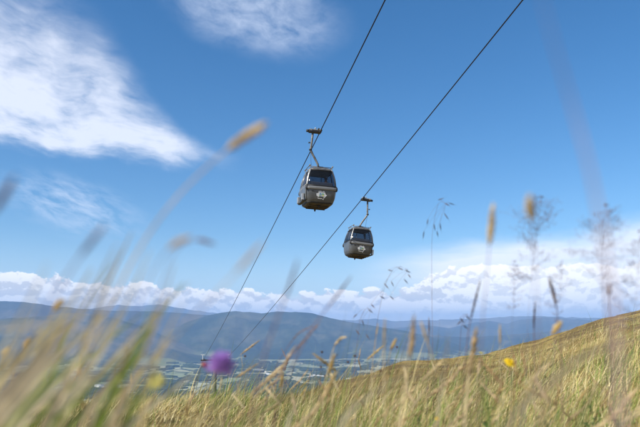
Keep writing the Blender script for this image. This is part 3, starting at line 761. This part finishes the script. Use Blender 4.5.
# ------------------------------------------------------------------ single stalks, blades and flowers
def crom(pts, n=6):
    P_ = [pts[0] * 2 - pts[1]] + list(pts) + [pts[-1] * 2 - pts[-2]]; out = []
    for i in range(1, len(P_) - 2):
        a, b, c_, d = P_[i - 1:i + 3]
        for k in range(n):
            t = k / n; out.append(.5 * ((2 * b) + (c_ - a) * t + (2 * a - 5 * b + 4 * c_ - d) * t * t + (3 * b - a - 3 * c_ + d) * t ** 3))
    out.append(P_[-2]); return out
def stalk_path(px, d, n=6):
    """points measured from the tip downwards at about d metres, continued to the ground; returned from root to tip"""
    pts = [at(x, y, d * (1 + .02 * i)) for i, (x, y) in enumerate(px)]
    low = pts[-1]; dr = (pts[-1] - pts[-2]).normalized(); ext = []
    p_ = low.copy(); step = .07
    for k in range(40):
        dr = Vector((dr.x * .86, dr.y * .86 + .004, dr.z - .12)).normalized(); p_ = p_ + dr * step
        if p_.z <= gz(p_.x, p_.y): break
        if k % 2: ext.append(p_.copy())
    g_ = Vector((p_.x, p_.y, gz(p_.x, p_.y) - .01)); ext.append(g_)
    return list(reversed(crom(pts + ext, n)))
MC = {}
def lm(key, col, tr=.3):
    if key not in MC: MC[key] = leafy(key, col, tr, .7, False)
    return MC[key]
m_straw = lm('straw_stem', (.72, .57, .27), .45); m_pale = lm('pale_straw', (.84, .72, .46), .5); m_green = lm('green_stem', (.22, .27, .08)); m_ochre = lm('ochre_seed', (.88, .70, .36), .55)
m_pink = lm('pinkish_blade', (.75, .52, .48), .5)
m_purp = lm('purple_stem', (.22, .13, .12), .15); m_dark = lm('dark_seed', (.10, .055, .035), .1); m_tan = lm('tan_blade', (.70, .56, .34), .5); m_brseed = lm('brown_seed', (.30, .17, .08), .2); m_leafg = lm('fresh_green_blade', (.32, .42, .08), .5)
def stem_mesh(path, r):
    mb = MB(); n = len(path); mb.tube([p - path[0] for p in path], [r * (1 - .55 * i / (n - 1)) for i in range(n)], 5); return mb
def ribbon(path, w_, flat=None, tipw=.1):
    mb = MB(); n = len(path); vs = []
    for i, p_ in enumerate(path):
        t = (path[min(i + 1, n - 1)] - path[max(i - 1, 0)]).normalized(); f_ = i / (n - 1)
        sd_ = t.cross(Vector((0, 1, .3))); sd_ = sd_.normalized() if sd_.length > .05 else Vector((1, 0, 0))
        nn = t.cross(sd_).normalized(); ww = w_ * (.55 + .45 * math.sin(min(1, f_ * 1.6) * math.pi / 2)) * (1 - (1 - tipw) * max(0, (f_ - .45) / .55) ** 1.3) * .5
        q_ = p_ - path[0]; vs += [q_ - sd_ * ww + nn * ww * .35, q_ - nn * ww * .1, q_ + sd_ * ww + nn * ww * .35]
    mb.add(vs, [(i * 3 + k, i * 3 + k + 1, i * 3 + k + 4, i * 3 + k + 3) for i in range(n - 1) for k in range(2)]); return mb
def head_pts(path, L):
    """slice of the path of length L at the tip"""
    out = [path[-1]]; acc = 0
    for i in range(len(path) - 1, 0, -1):
        acc += (path[i] - path[i - 1]).length; out.append(path[i - 1])
        if acc >= L: break
    return list(reversed(out))
def seed_spike(path, L, r, rnd, dens=1.0):
    """dense spike of overlapping florets round the tip of the stem"""
    hp = [p_ - path[0] for p_ in head_pts(path, L)]; mb = MB()
    tot = sum((hp[i + 1] - hp[i]).length for i in range(len(hp) - 1)); n = int(46 * dens)
    mb.tube(hp, [r * .3] * len(hp), 5)
    for k in range(n):
        f_ = (k + .5) / n; s_ = f_ * tot; i = 0
        while i < len(hp) - 2 and s_ > (hp[i + 1] - hp[i]).length: s_ -= (hp[i + 1] - hp[i]).length; i += 1
        dd = (hp[i + 1] - hp[i]); t = dd.normalized(); p_ = hp[i] + t * s_
        ph = k * 2.4; a = t.orthogonal().normalized(); b = t.cross(a); o_ = a * math.cos(ph) + b * math.sin(ph)
        rr_ = r * (math.sin(math.pi * min(1, f_ * .82 + .16))) ** .6 * rnd.uniform(.75, 1.15); fl = L * .13 * rnd.uniform(.8, 1.3)
        mb.spindle(p_ + o_ * rr_ * .25, p_ + t * fl + o_ * rr_, rr_ * .42, 4)
    return mb
def grass_stalk(px, d, r, label, L=.05, hr=.004, ms=None, mh=None, group=None, name='grass_stalk', dens=1.0, n=5):
    path = stalk_path(px, d, n); e = empty(name, path[0]); tag(e, label, 'grass stalk', group)
    stem_mesh(path, r).build('stem', ms or m_straw, e)
    if L: seed_spike(path, L, hr, R, dens).build('seed_head', mh or m_ochre, e)
    return e
def grass_blade(px, d, w_, label, m_, group=None):
    path = stalk_path(px, d, 5); return tag(ribbon(path, w_).build('tall_grass', m_, loc=path[0]), label, 'grass', group)
def spikelet(mb, a, dr, L, r):
    b = a + dr * L; sd_ = dr.orthogonal().normalized()
    mb.spindle(a, b, r, 5); mb.spindle(a, a + dr * L * .85 + sd_ * r * 1.2, r * .6, 4); mb.tube([b - dr * L * .3, b + dr * L * .45 + sd_ * r * .8], [r * .15, r * .05], 3)
def oat_stalk(px, d, spk, label):
    """nodding stalk with single hanging spikelets at measured places (x, y, dx, dy in photo pixels)"""
    path = stalk_path(px, d); e = empty('oat_grass_stalk', path[0]); tag(e, label, 'grass stalk')
    st = stem_mesh(path, .0007).build('stem', m_purp, e)
    for (x, y, ex, ey) in spk:
        a = at(x, y, d * R.uniform(.985, 1.015)); b = at(x + ex, y + ey, d * R.uniform(.98, 1.02)); near = min(path[len(path) // 3:], key=lambda q: (q - a - Vector((0, 0, .012))).length)
        mb = MB(); v0 = a - path[0]; mid_ = (near + a) / 2 - path[0] + Vector((0, 0, .006))
        mb.tube([near - path[0], mid_, v0], [.0003] * 3, 4); mb.build('branch', m_purp, e)
        mb = MB(); dr = (b - a); L = dr.length; spikelet(mb, v0, dr.normalized(), L, .0017); mb.build('spikelet', m_dark, e)
    return e
m_pan = lm('mauve_panicle', (.33, .31, .40), .45)
def airy(px, d, H, W, label, n=15, m_=None, dens=9, seed=0, dense_r=.00062):
    """open hair-fine panicle: whorls of thin branches carrying tiny seeds"""
    g = random.Random(seed); path = stalk_path(px, d); e = empty('bent_grass_stalk', path[0]); tag(e, label, 'grass stalk')
    stem_mesh(path, .00035).build('stem', m_pan, e)
    hp = head_pts(path, H); mb = MB(); sb = MB(); o0 = path[0]
    for k in range(n):
        f_ = k / (n - 1); i = int(f_ * (len(hp) - 1)); p_ = hp[i] - o0; wr = W * (math.sin(math.pi * (.22 + .78 * f_)) ** .8 + .08)
        for q_ in range(3):
            ph = g.uniform(0, 6.28); L = wr * g.uniform(.5, 1.1); dr = Vector((math.cos(ph), math.sin(ph), g.uniform(.1, .8))).normalized()
            tip = p_ + dr * L; mid_ = p_ + dr * L * .5 + Vector((0, 0, L * .06)); mb.tube([p_, mid_, tip], [.00028, .0002, .00016], 3)
            for z_ in range(int(dens * .75)):
                t = g.uniform(.35, 1); c_ = p_.lerp(tip, t) + Vector([g.gauss(0, L * .11) for _ in range(3)]); mb.tube([p_.lerp(tip, t * .85), c_], .00013, 3)
                dd = Vector((g.gauss(0, .4), g.gauss(0, .4), 1)).normalized(); sb.spindle(c_, c_ + dd * .0028, dense_r, 4)
    pn = mb.build('panicle_branches', m_pan, e); tag(sb.build('seed', m_pan, pn), kind='stuff')
    return e

# hero stalks against the sky
oat_stalk([(446, 204), (440, 202), (436, 212), (432, 240), (432, 300), (433, 380), (434, 430)], 2.1,
          [(438, 200, 6, -2), (445, 203, 5, 3), (449, 203, 6, 2), (444, 213, 5, 7), (428, 219, -1, 6), (424, 231, -1, 8), (434, 224, 1, 7), (440, 223, 1, 8), (437, 231, 1, 6)],
          'tall thin oat grass stalk with hanging dark spikelets, sharp against blue sky beside the cabins')
oat_stalk([(408, 270), (400, 267), (392, 271), (384, 290), (376, 330), (372, 380), (371, 430)], 2.3,
          [(398, 268, 6, 2), (405, 270, 6, 3), (408, 274, 3, 4), (404, 279, 4, 5), (388, 270, 5, 1), (384, 283, 5, 6), (391, 281, 3, 6), (380, 296, 5, 3), (390, 296, 4, 4), (371, 304, 4, 4)],
          'nodding oat grass stalk with loose dark spikelets below and right of the lower cabin')
oat_stalk([(371, 309), (366, 309), (361, 318), (357, 345), (354, 380), (352, 430)], 2.0,
          [(368, 309, 5, 4), (362, 320, 2, 6), (356, 330, 4, 5), (366, 334, 4, 6), (357, 314, -4, 4)],
          'shorter oat grass stalk with a few drooping spikelets in front of the dark mountain')
oat_stalk([(470, 318), (466, 314), (462, 322), (460, 345), (458, 380), (457, 430)], 1.7,
          [(466, 316, 4, 4), (461, 321, -4, 4), (463, 325, 5, 4), (460, 318, 4, 5)],
          'small drooping oat grass stalk beside the dark knotted stalk right of the middle')
airy([(541, 198), (538, 225), (533, 262), (528, 320), (526, 380), (526, 430)], 1.15, .15, .072, 'open purple-brown grass panicle, the broadest, above the right-hand clouds', 17, seed=3, dens=10)
airy([(606, 206), (603, 232), (601, 262), (604, 320), (607, 380), (609, 430)], 1.0, .13, .052, 'hazy purple-brown grass panicle near the right edge of the sky', 15, seed=5, dens=9)
airy([(640, 232), (638, 262), (636, 300), (632, 350), (630, 430)], 1.1, .16, .044, 'slim purple-brown grass panicle cut by the right edge of the picture', 14, seed=6)
airy([(562, 262), (560, 290), (556, 330), (552, 380), (550, 430)], 1.3, .12, .030, 'faint small grass panicle between the two broad panicles on the right', 12, seed=8, dens=6, dense_r=.0005)
airy([(515, 262), (514, 290), (512, 330), (511, 380), (510, 430)], 1.3, .10, .024, 'faint narrow grass panicle over the right-hand hills behind the yellow flower', 11, seed=9, dens=5, dense_r=.0005)
grass_stalk([(493, 206), (490, 238), (487, 275), (482, 330), (478, 430)], .55, .0006, 'blurred upright stalk with an ochre spike head between the oat stalk and the panicles', .036, .0030, m_purp, m_ochre)
grass_stalk([(529, 196), (531, 215), (534, 250), (538, 330), (541, 430)], .42, .0005, 'very blurred short ochre seed head in front of the broadest panicle', .016, .0034, m_purp, m_ochre)
grass_stalk([(265, 124), (243, 138), (215, 160), (178, 196), (145, 240), (112, 300), (85, 360), (60, 430)], .36, .0009, 'long leaning blurred stalk with an ochre head, highest on the left against the sky', .028, .0032, m_tan, m_ochre)
grass_stalk([(63, 300), (54, 310), (44, 330), (30, 370), (15, 430)], .62, .0009, 'orange seed head on a leaning stalk over the left-hand mountains', .016, .0035, m_straw, m_ochre)
grass_stalk([(29, 338), (23, 348), (12, 375), (-2, 420)], .8, .001, 'upper of two small orange seed heads at the left edge', .018, .003, m_straw, m_ochre)
grass_stalk([(9, 348), (3, 357), (-6, 380), (-16, 420)], .8, .001, 'lower orange seed head cut close to the left edge', .018, .003, m_straw, m_ochre)
grass_stalk([(77, 364), (70, 375), (58, 395), (40, 430)], .9, .001, 'short ochre seed head low among the blurred left-hand blades', .02, .0035, m_straw, m_ochre)
grass_stalk([(126, 346), (127, 357), (124, 380), (116, 430)], .7, .001, 'brown forked seed head over the left part of the valley', .02, .003, m_straw, m_brseed)
grass_stalk([(480, 282), (476, 297), (472, 314), (468, 335), (464, 380), (462, 430)], 1.1, .0011, 'dark knotted seed stalk over the clouds right of the middle', .085, .0022, m_purp, m_dark, dens=.7)
grass_stalk([(549, 278), (553, 292), (557, 312), (561, 350), (563, 430)], 1.0, .0010, 'brown seed stalk leaning left in front of the big right-hand cloud', .055, .0030, m_purp, m_brseed, dens=.7)
grass_stalk([(535, 303), (534, 318), (534, 345), (535, 430)], 1.2, .0010, 'thin dark upright spike under the broadest panicle', .055, .0020, m_purp, m_dark, dens=.7)
grass_stalk([(609, 284), (608, 300), (611, 340), (613, 430)], .7, .0009, 'blurred brown seed head above the crest of the hill on the right', .014, .0024, m_purp, m_brseed)
grass_stalk([(429, 318), (429, 336), (428, 370), (427, 430)], 1.6, .001, 'brown narrow spike beside the stem of the tall oat stalk', .045, .0022, m_purp, m_brseed, dens=.7)
grass_stalk([(396, 339), (391, 350), (388, 368), (385, 430)], 1.3, .001, 'bright ochre seed head over the hill crest in the middle', .032, .0036, m_straw, m_ochre)
grass_stalk([(561, 322), (554, 332), (545, 350), (530, 385), (515, 430)], .9, .001, 'ochre seed head leaning right at the rising crest of the hill', .026, .0045, m_straw, m_ochre)
grass_stalk([(346, 337), (340, 339), (333, 350), (326, 380), (321, 430)], 1.3, .0014, 'pale stalk whose thick head bows to the right, left of the hill crest', .05, .003, m_pale, m_pale)
grass_stalk([(378, 324), (375, 345), (372, 370), (370, 430)], 1.4, .0012, 'thin pale upright stalk in front of the mountain foot', .03, .0016, m_pale, m_pale)
grass_stalk([(385, 320), (384, 345), (384, 375), (385, 430)], .9, .0014, 'pale blurred upright stalk with slim head left of the oat stem', .04, .0020, m_pale, m_pale)
grass_stalk([(414, 318), (412, 340), (407, 375), (400, 430)], .75, .0016, 'broad pale blurred stalk crossing the middle of the hill crest', .05, .0034, m_pale, m_tan)
grass_stalk([(421, 322), (430, 350), (442, 385), (452, 430)], .8, .0012, 'pale blurred stalk leaning left behind the oat stem', .03, .002, m_pale, m_pale)
grass_stalk([(476, 330), (473, 352), (468, 385), (465, 430)], .85, .0030, 'stout pale blurred stem at the hill crest right of the middle', .06, .0045, m_pale, m_tan)
grass_stalk([(500, 325), (500, 350), (500, 380), (498, 430)], 1.1, .0010, 'pale upright stalk just left of the large yellow flower', .03, .0022, m_pale, m_pale)
grass_stalk([(190, 237), (172, 246), (155, 268), (140, 300), (128, 350), (118, 430)], .33, .0005, 'blurred nodding grey stalk above the left-hand clouds', .014, .0018, m_purp, m_tan)
grass_stalk([(214, 244), (196, 240), (176, 252), (160, 290), (150, 350), (144, 430)], .40, .0004, 'blurred grey stalk drooping over to the right above the clouds', .012, .0014, m_purp, m_purp)
grass_stalk([(104, 226), (88, 246), (68, 274), (40, 320), (10, 380), (-20, 430)], .30, .0007, 'grey blurred stalk tip slanting right on the left side of the sky', .016, .0013, m_purp, m_purp)
grass_stalk([(14, 178), (-2, 205), (-26, 245), (-60, 320), (-90, 420)], .28, .0007, 'dim blurred tip at the left edge of the sky', .014, .0016, m_purp, m_purp)
grass_stalk([(297, 262), (288, 290), (275, 325), (262, 365), (250, 430)], .42, .0009, 'purple-brown blurred stalk crossing the foot of the right cable', .03, .0011, m_purp, m_purp)
grass_stalk([(350, 278), (335, 298), (315, 325), (293, 365), (272, 430)], .62, .0009, 'purple-brown blurred stalk leaning right in front of the dark mountain', .04, .0013, m_purp, m_purp)
grass_stalk([(318, 325), (300, 345), (285, 366), (268, 400), (258, 430)], 1.0, .0010, 'beaded dark stalk leaning right over the valley', .07, .0018, m_purp, m_brseed, dens=.6)
grass_stalk([(312, 326), (296, 336), (279, 362), (268, 390), (262, 430)], 1.2, .0008, 'fine brown beaded stalk arching right over the valley', .06, .0015, m_purp, m_brseed, dens=.6)
grass_stalk([(262, 243), (240, 268), (215, 295), (180, 330), (140, 380), (110, 430)], .30, .0006, 'faint tan blurred stalk slanting right across the left-hand clouds', .02, .0012, m_tan, m_tan)
# broad out-of-focus blades
BL = [([(118, 245), (95, 290), (60, 340), (20, 390), (-20, 440)], .22, .0036, m_tan, 'broad tan blurred blade, tallest of the left-hand sheaf'),
      ([(150, 250), (128, 300), (98, 352), (68, 400), (45, 440)], .27, .0034, m_pale, 'pale blurred blade right beside the tallest tan blade'),
      ([(92, 300), (62, 330), (30, 365), (-10, 410), (-30, 440)], .19, .0030, m_tan, 'tan blurred blade low in the left-hand sheaf'),
      ([(104, 318), (70, 345), (34, 385), (0, 425), (-20, 450)], .23, .0036, m_pale, 'wide pale blade crossing the lower left corner'),
      ([(108, 342), (80, 332), (45, 327), (5, 326), (-40, 345), (-70, 420)], .30, .0020, m_ochre, 'orange-tan blade bent almost level over the left-hand mountains'),
      ([(85, 352), (58, 375), (30, 400), (4, 428), (-15, 450)], .27, .0042, m_leafg, 'fresh green blurred blade in the lower left corner'),
      ([(150, 330), (118, 362), (80, 400), (50, 440)], .32, .0030, m_green, 'olive blurred blade right of the fresh green blade'),
      ([(175, 262), (160, 310), (140, 360), (122, 410), (112, 440)], .30, .0026, m_tan, 'tan blurred blade rising through the middle of the left-hand sheaf'),
      ([(185, 300), (168, 330), (152, 375), (140, 430)], .30, .0022, m_straw, 'straw blurred blade left of the purple flower'),
      ([(48, 262), (30, 300), (5, 345), (-25, 400)], .24, .0022, m_pale, 'pale blurred blade near the left edge'),
      ([(640, 338), (610, 346), (575, 362), (535, 395), (505, 432)], .34, .0034, m_tan, 'broad tan blade arching right across the hill'),
      ([(655, 326), (620, 336), (590, 350), (560, 378), (540, 430)], .42, .0026, m_straw, 'straw blade arching to the right edge above the broad tan blade'),
      ([(582, 330), (556, 352), (535, 380), (520, 430)], .6, .0026, m_tan, 'tan blurred blade left of the arching blades'),
      ([(332, 372), (305, 385), (275, 402), (240, 425), (225, 440)], .5, .0040, m_green, 'olive green blurred blade low in the middle, right of the purple flower'),
      ([(400, 378), (375, 392), (350, 412), (335, 440)], .42, .0040, m_pale, 'wide pale blurred blade at the bottom middle'),
      ([(262, 352), (240, 385), (222, 420), (215, 440)], .4, .0022, m_tan, 'tan blade just right of the purple flower stem'),
      ([(535, -30), (553, 40), (572, 105), (592, 180), (606, 260), (616, 340), (622, 440)], .2, .0017, m_pink, 'very faint pinkish blade crossing the sky at the upper right'),
      ([(640, 352), (612, 372), (590, 400), (575, 440)], .4, .0032, m_green, 'olive blurred blade in the lower right corner'),
      ([(470, 360), (480, 385), (487, 412), (490, 440)], .6, .0030, m_leafg, 'green blade at the bottom right of the middle'),
      ([(132, 232), (112, 275), (90, 330), (66, 385), (40, 440)], .34, .0040, m_tan, 'long tan blurred blade whose tip reaches the left-hand clouds'),
      ([(124, 290), (88, 330), (42, 368), (-10, 405), (-40, 440)], .36, .0056, m_pale, 'wide pale blurred blade through the centre of the left-hand sheaf'),
      ([(84, 312), (40, 340), (5, 370), (-40, 420)], .33, .0050, m_straw, 'straw blurred blade under the level orange-tan one'),
      ([(110, 368), (78, 384), (40, 405), (5, 440)], .38, .0056, m_tan, 'wide low tan blade ending above the lower left corner'),
      ([(150, 352), (112, 385), (80, 415), (62, 440)], .45, .0050, m_green, 'olive blade below the forked brown seed head'),
      ([(178, 352), (150, 382), (125, 412), (105, 440)], .5, .0036, m_straw, 'straw blade leaning right just left of the pale yellow flower'),
      ([(40, 300), (18, 340), (-8, 380), (-30, 430)], .35, .0040, m_tan, 'tan blurred blade close to the left edge'),
      ([(160, 300), (136, 345), (112, 390), (95, 440)], .42, .0030, m_tan, 'thin tan blurred blade in front of the left part of the valley'),
      ([(448, 330), (446, 360), (440, 395), (436, 440)], .6, .0036, m_tan, 'upright tan blurred blade below the small drooping oat stalk'),
      ([(372, 352), (362, 378), (352, 405), (346, 440)], .6, .0034, m_straw, 'straw blade at the foot of the hill crest'),
      ([(116, 318), (84, 352), (48, 392), (10, 440)], .30, .0052, m_pale, 'pale gold blurred blade low through the left-hand sheaf'),
      ([(92, 268), (66, 312), (30, 366), (-12, 440)], .31, .0042, m_straw, 'golden blurred blade rising from the left edge'),
      ([(68, 300), (36, 338), (-6, 380), (-40, 440)], .3, .0044, m_pale, 'pale gold blurred blade nearest to the left edge'),
      ([(56, 366), (30, 388), (2, 408), (-20, 440)], .34, .0060, m_leafg, 'wide yellow-green blade in the bottom left corner'),
      ([(196, 372), (170, 392), (140, 416), (120, 440)], .4, .0050, m_pale, 'pale blade at the bottom left of the purple flower'),
      ([(250, 392), (215, 408), (180, 430), (165, 440)], .45, .0046, m_straw, 'straw blade lying low under the purple flower'),
      ([(300, 398), (292, 412), (284, 440)], .6, .0040, m_pale, 'short pale blade at the bottom left of the middle'),
      ([(20, 385), (8, 405), (-5, 440)], .3, .0040, m_leafg, 'short green blade at the bottom left edge')]
for px, d, w_, m_, lb in BL:
    if px[0][0] < 200 and px[0][1] > 0 and d < .5 and 'level' not in lb: d *= 1.35; w_ *= 1.55
    grass_blade(px, d, w_, lb, m_)
gs = random.Random(21)
for k in range(36):                                   # the rest of the sheaf: many look-alike soft blades
    x0 = gs.uniform(-35, 135); y0 = gs.uniform(405, 440); L = gs.uniform(70, 185) * (1 - max(0, x0 - 60) / 260); an = math.radians(gs.gauss(49, 7) + max(0, x0) * .08); c_ = gs.uniform(-.14, .10)
    pts = [(x0 + L * t * math.cos(an + c_ * t), y0 - L * t * math.sin(an + c_ * t)) for t in (1, .75, .5, .25, 0)]
    gr_ = gs.random() < .2
    grass_blade(pts, gs.uniform(.34, .62), gs.uniform(.0020, .0046), 'soft yellow-green blurred blade in the leaning sheaf at the lower left' if gr_ else 'soft straw-gold blurred blade in the leaning sheaf at the lower left',
                m_leafg if gr_ else gs.choice([m_straw, m_pale, m_tan]), 'green blades of the left-hand sheaf' if gr_ else 'straw blades of the left-hand sheaf')

# scabious
def scabious(px, d, rad, label):
    path = stalk_path(px, d); e = empty('scabious_flower', path[0]); tag(e, label, 'flower'); o0 = path[0]
    stem_mesh(path, .0011).build('stem', m_green, e); c_ = path[-1] - o0 + Vector((0, 0, rad * .2))
    mb = MB(); mb.ball(c_, rad * .62, 1, 1, .9, 14, 9); mb.build('flower_head', lm('violet_core', (.16, .06, .30), .1), e)
    mb = MB(); m_v = lm('violet_petal', (.52, .30, .70), .5); g = random.Random(4)
    for k in range(240):
        z_ = 1 - 1.75 * (k + .5) / 240; ph = k * 2.39996; rr_ = math.sqrt(max(0, 1 - z_ * z_)); o_ = Vector((rr_ * math.cos(ph), rr_ * math.sin(ph), z_))
        L = rad * (g.uniform(.62, 1.0) if g.random() < .7 else g.uniform(1.05, 1.4)); t1 = o_.orthogonal().normalized(); t2 = o_.cross(t1)
        for j in range(4):
            an = j * math.pi / 2 + g.uniform(-.3, .3); dd = (t1 * math.cos(an) + t2 * math.sin(an)); sd_ = o_.cross(dd)
            a = c_ + o_ * L * .85; b = c_ + o_ * L * 1.02 + dd * rad * .13; mb.add([a - sd_ * rad * .02, a + sd_ * rad * .02, b + sd_ * rad * .05, b - sd_ * rad * .05], [(0, 1, 2, 3)])
        mb.tube([c_ + o_ * rad * .55, c_ + o_ * L * .9], rad * .035, 4)
        mb.tube([c_ + o_ * L * .9, c_ + o_ * L * 1.12 + t1 * rad * g.uniform(-.05, .05)], rad * .012, 3)
    tag(mb.build('floret', m_v, e), kind='stuff')
    mb = MB()
    for k in range(9):
        ph = k * .7; mb.spindle(c_ - Vector((0, 0, rad * .5)), c_ + Vector((math.cos(ph) * rad * .7, math.sin(ph) * rad * .7, -rad * .75)), rad * .12, 4)
    mb.build('bract', m_green, e)
scabious([(221, 367), (222, 380), (219, 405), (214, 440)], .62, .0106, 'purple scabious flower with round fluffy head in front of the valley')
m_yel = lm('yellow_petal', (.85, .60, .02), .35); m_pyel = lm('pale_yellow_petal', (.66, .60, .20), .35)
def daisy(px, d, rad, label, my=None, tilt=(.2, -.8)):
    path = stalk_path(px, d); e = empty('hawkbit_flower', path[0]); tag(e, label, 'flower'); o0 = path[0]; stem_mesh(path, .0010).build('stem', m_green, e)
    c_ = path[-1] - o0; ax = Vector((tilt[0], tilt[1], 1)).normalized(); t1 = ax.orthogonal().normalized(); t2 = ax.cross(t1); g = random.Random(len(label)); mb = MB()
    for ly, n, k_ in ((0, 21, 1.), (1, 17, .75), (2, 12, .5)):
        for j in range(n):
            an = 2 * math.pi * j / n + g.uniform(-.08, .08) + ly * .2; dd = t1 * math.cos(an) + t2 * math.sin(an); sd_ = ax.cross(dd); L = rad * k_ * g.uniform(.88, 1.05); w_ = rad * .13
            up_ = ax * rad * (.10 + .16 * ly); a = c_ + dd * rad * .08 + ax * rad * .05; b = c_ + dd * L * .6 + up_ + ax * rad * .08; e_ = c_ + dd * L + up_
            mb.add([a - sd_ * w_ * .3, a + sd_ * w_ * .3, b + sd_ * w_, b - sd_ * w_, e_ + sd_ * w_ * .75, e_ - sd_ * w_ * .75], [(0, 1, 2, 3), (3, 2, 4, 5)])
    mb.build('petals', my or m_yel, e)
    mb = MB(); mb.spindle(c_ - ax * rad * .75, c_ + ax * rad * .12, rad * .26, 8); mb.build('calyx', m_green, e)
daisy([(510, 363), (511, 372), (513, 395), (512, 435)], 1.35, .0128, 'large yellow hawkbit flower on the slope right of the middle')
daisy([(437, 419), (438, 426), (439, 440)], 2.0, .0100, 'small yellow hawkbit flower at the bottom, right of the middle')
daisy([(156, 382), (153, 395), (148, 435)], .55, .0090, 'pale yellow blurred flower left of the purple flower', m_pyel)
daisy([(481, 353), (482, 365), (483, 400), (483, 435)], 1.6, .0050, 'tiny ochre-yellow flower bud above the dark leafy weed', m_pyel)
def weed(px, py, d, h, label):
    top = at(px, py, d); g_ = Vector((top.x, top.y, gz(top.x, top.y))); e = empty('leafy_weed', g_); tag(e, label, 'plant'); H = top.z - g_.z
    mb = MB(); mb.tube([(0, 0, 0), (.01, 0, H * .5), (0, 0, H)], [.003, .0025, .001], 6); mb.build('stem', m_green, e); g = random.Random(9)
    lf = MB()
    for k in range(34):
        z_ = H * (.25 + .73 * k / 34); ph = k * 2.4; L = h * g.uniform(.6, 1.1) * (1.15 - .6 * k / 34); dd = Vector((math.cos(ph), math.sin(ph), .35)); sd_ = Vector((-dd.y, dd.x, 0)); w_ = L * .17
        a = Vector((0, 0, z_)); b = a + dd * L * .5 + Vector((0, 0, L * .1)); e_ = a + dd * L - Vector((0, 0, L * .15))
        lf.add([a, b - sd_ * w_, b + Vector((0, 0, -w_ * .3)), b + sd_ * w_, e_], [(0, 1, 2), (0, 2, 3), (1, 4, 2), (2, 4, 3)])
    lf.build('leaves', lm('weed_leaf', (.07, .12, .03), .3), e)
weed(484, 356, 1.7, .055, 'dark green leafy weed standing at the hill crest right of the middle')
weed(590, 398, 1.5, .06, 'low dark leafy weed in the grass at the lower right')
weed(545, 410, 1.2, .05, 'dark leafy weed at the bottom edge, under the arching tan blade')
weed(618, 412, 1.1, .06, 'dark broad-leaved weed in the bottom right corner')
weed(418, 408, 1.3, .045, 'small leafy weed at the bottom, left of the small yellow flower')
weed(300, 412, 1.2, .045, 'small leafy weed at the bottom, right of the purple flower')
# small dark heads on thread-like stems
def bud(px, d, r, label, group, m_, name='dark_bud_stalk'):
    path = stalk_path(px, d); e = empty(name, path[0]); tag(e, label, 'grass stalk', group); stem_mesh(path, .0007).build('stem', m_purp, e)
    mb = MB(); c_ = path[-1] - path[0]
    for k in range(9): mb.spindle(c_ - Vector((0, 0, r * .6)), c_ + Vector((math.cos(k * .7) * r, math.sin(k * .7) * r, r * (.2 + .6 * (k % 2)))), r * .42, 5)
    mb.ball(c_, r * .75); mb.build('bud', m_, e)
for x, y in ((322, 352), (355, 356), (381, 371), (321, 367), (348, 362), (245, 356), (325, 376), (276, 372), (397, 347)):
    bud([(x, y), (x - 1, y + 14), (x - 3 + R.uniform(-4, 4), y + 45), (x - 5, 436)], R.uniform(1.7, 2.2), .0042, 'small round dark seed head on a thread-like stem over the valley', 'small dark seed heads over the valley', m_dark)
bud([(205, 365), (209, 380), (208, 400), (204, 436)], .95, .0052, 'withered dark red flower head beside the purple flower', None, lm('dark_red', (.32, .05, .04), .2), 'withered_flower_stalk')

# many single straw stalks in the meadow, each its own object
def tmpl(kind, seed):
    g = random.Random(seed); H = .5; bx_ = g.uniform(.05, .22)
    path = [Vector((bx_ * (t ** 2.1), .04 * t * t * g.uniform(-1, 1), H * (t - .08 * t * t * (bx_ / .2)))) for t in np.linspace(0, 1, 14)]
    e = empty('meadow_grass_stalk'); mm = [(m_straw, m_tan), (m_pale, m_pale), (m_straw, m_brseed), (m_green, m_straw)][kind]
    stem_mesh(path, .0011).build('stem', mm[0], e)
    seed_spike(path, [.06, .045, .08, .035][kind], [.0030, .0024, .0020, .0036][kind], g, [.9, .8, .6, 1][kind]).build('seed_head', mm[1], e)
    lp = [path[3] + Vector((.10 * t, g.uniform(-.02, .02), .13 * t - .14 * t * t)) for t in np.linspace(0, 1, 6)]
    lb_ = ribbon(lp, .0035); b_ = lb_.build('leaf', mm[0], e); b_.location = path[3]
    return e
KL = ['tan-headed straw stalk in the foreground meadow', 'pale slim-headed stalk in the foreground meadow', 'brown-beaded stalk in the foreground meadow', 'green-stemmed stalk with straw-coloured head in the foreground meadow']
KG = ['tan-headed meadow stalks', 'pale meadow stalks', 'brown-beaded meadow stalks', 'green-stemmed meadow stalks']
for kind in range(4):
    T_ = [tmpl(kind, 50 + kind * 3 + j) for j in range(2)]; used = [False, False]
    for k in range([56, 54, 34, 26][kind]):
        d = .9 * (3.6 / .9) ** R.random(); px = R.uniform(-10, 650); px = px if R.random() < .6 else R.uniform(230, 560)
        ax_ = math.atan((px - 320) / F); x, y = d * math.sin(ax_), d * math.cos(ax_); j = R.randrange(2)
        ytip = R.triangular(335, 412, 385); tipz = at(px, ytip, d).z; g_ = gz(x, y); H = max(.15, tipz - g_)
        o = T_[j] if not used[j] else copy_tree(T_[j]); used[j] = True
        o.location = (x, y, g_ - .01); s_ = H / .47; o.scale = (s_ * R.uniform(.8, 1.2), s_, s_); o.rotation_euler = (R.gauss(0, .06), R.gauss(.03, .10), R.gauss(0, .7) if px > 200 else R.gauss(0, .3))
        tag(o, KL[kind], 'grass stalk', KG[kind])
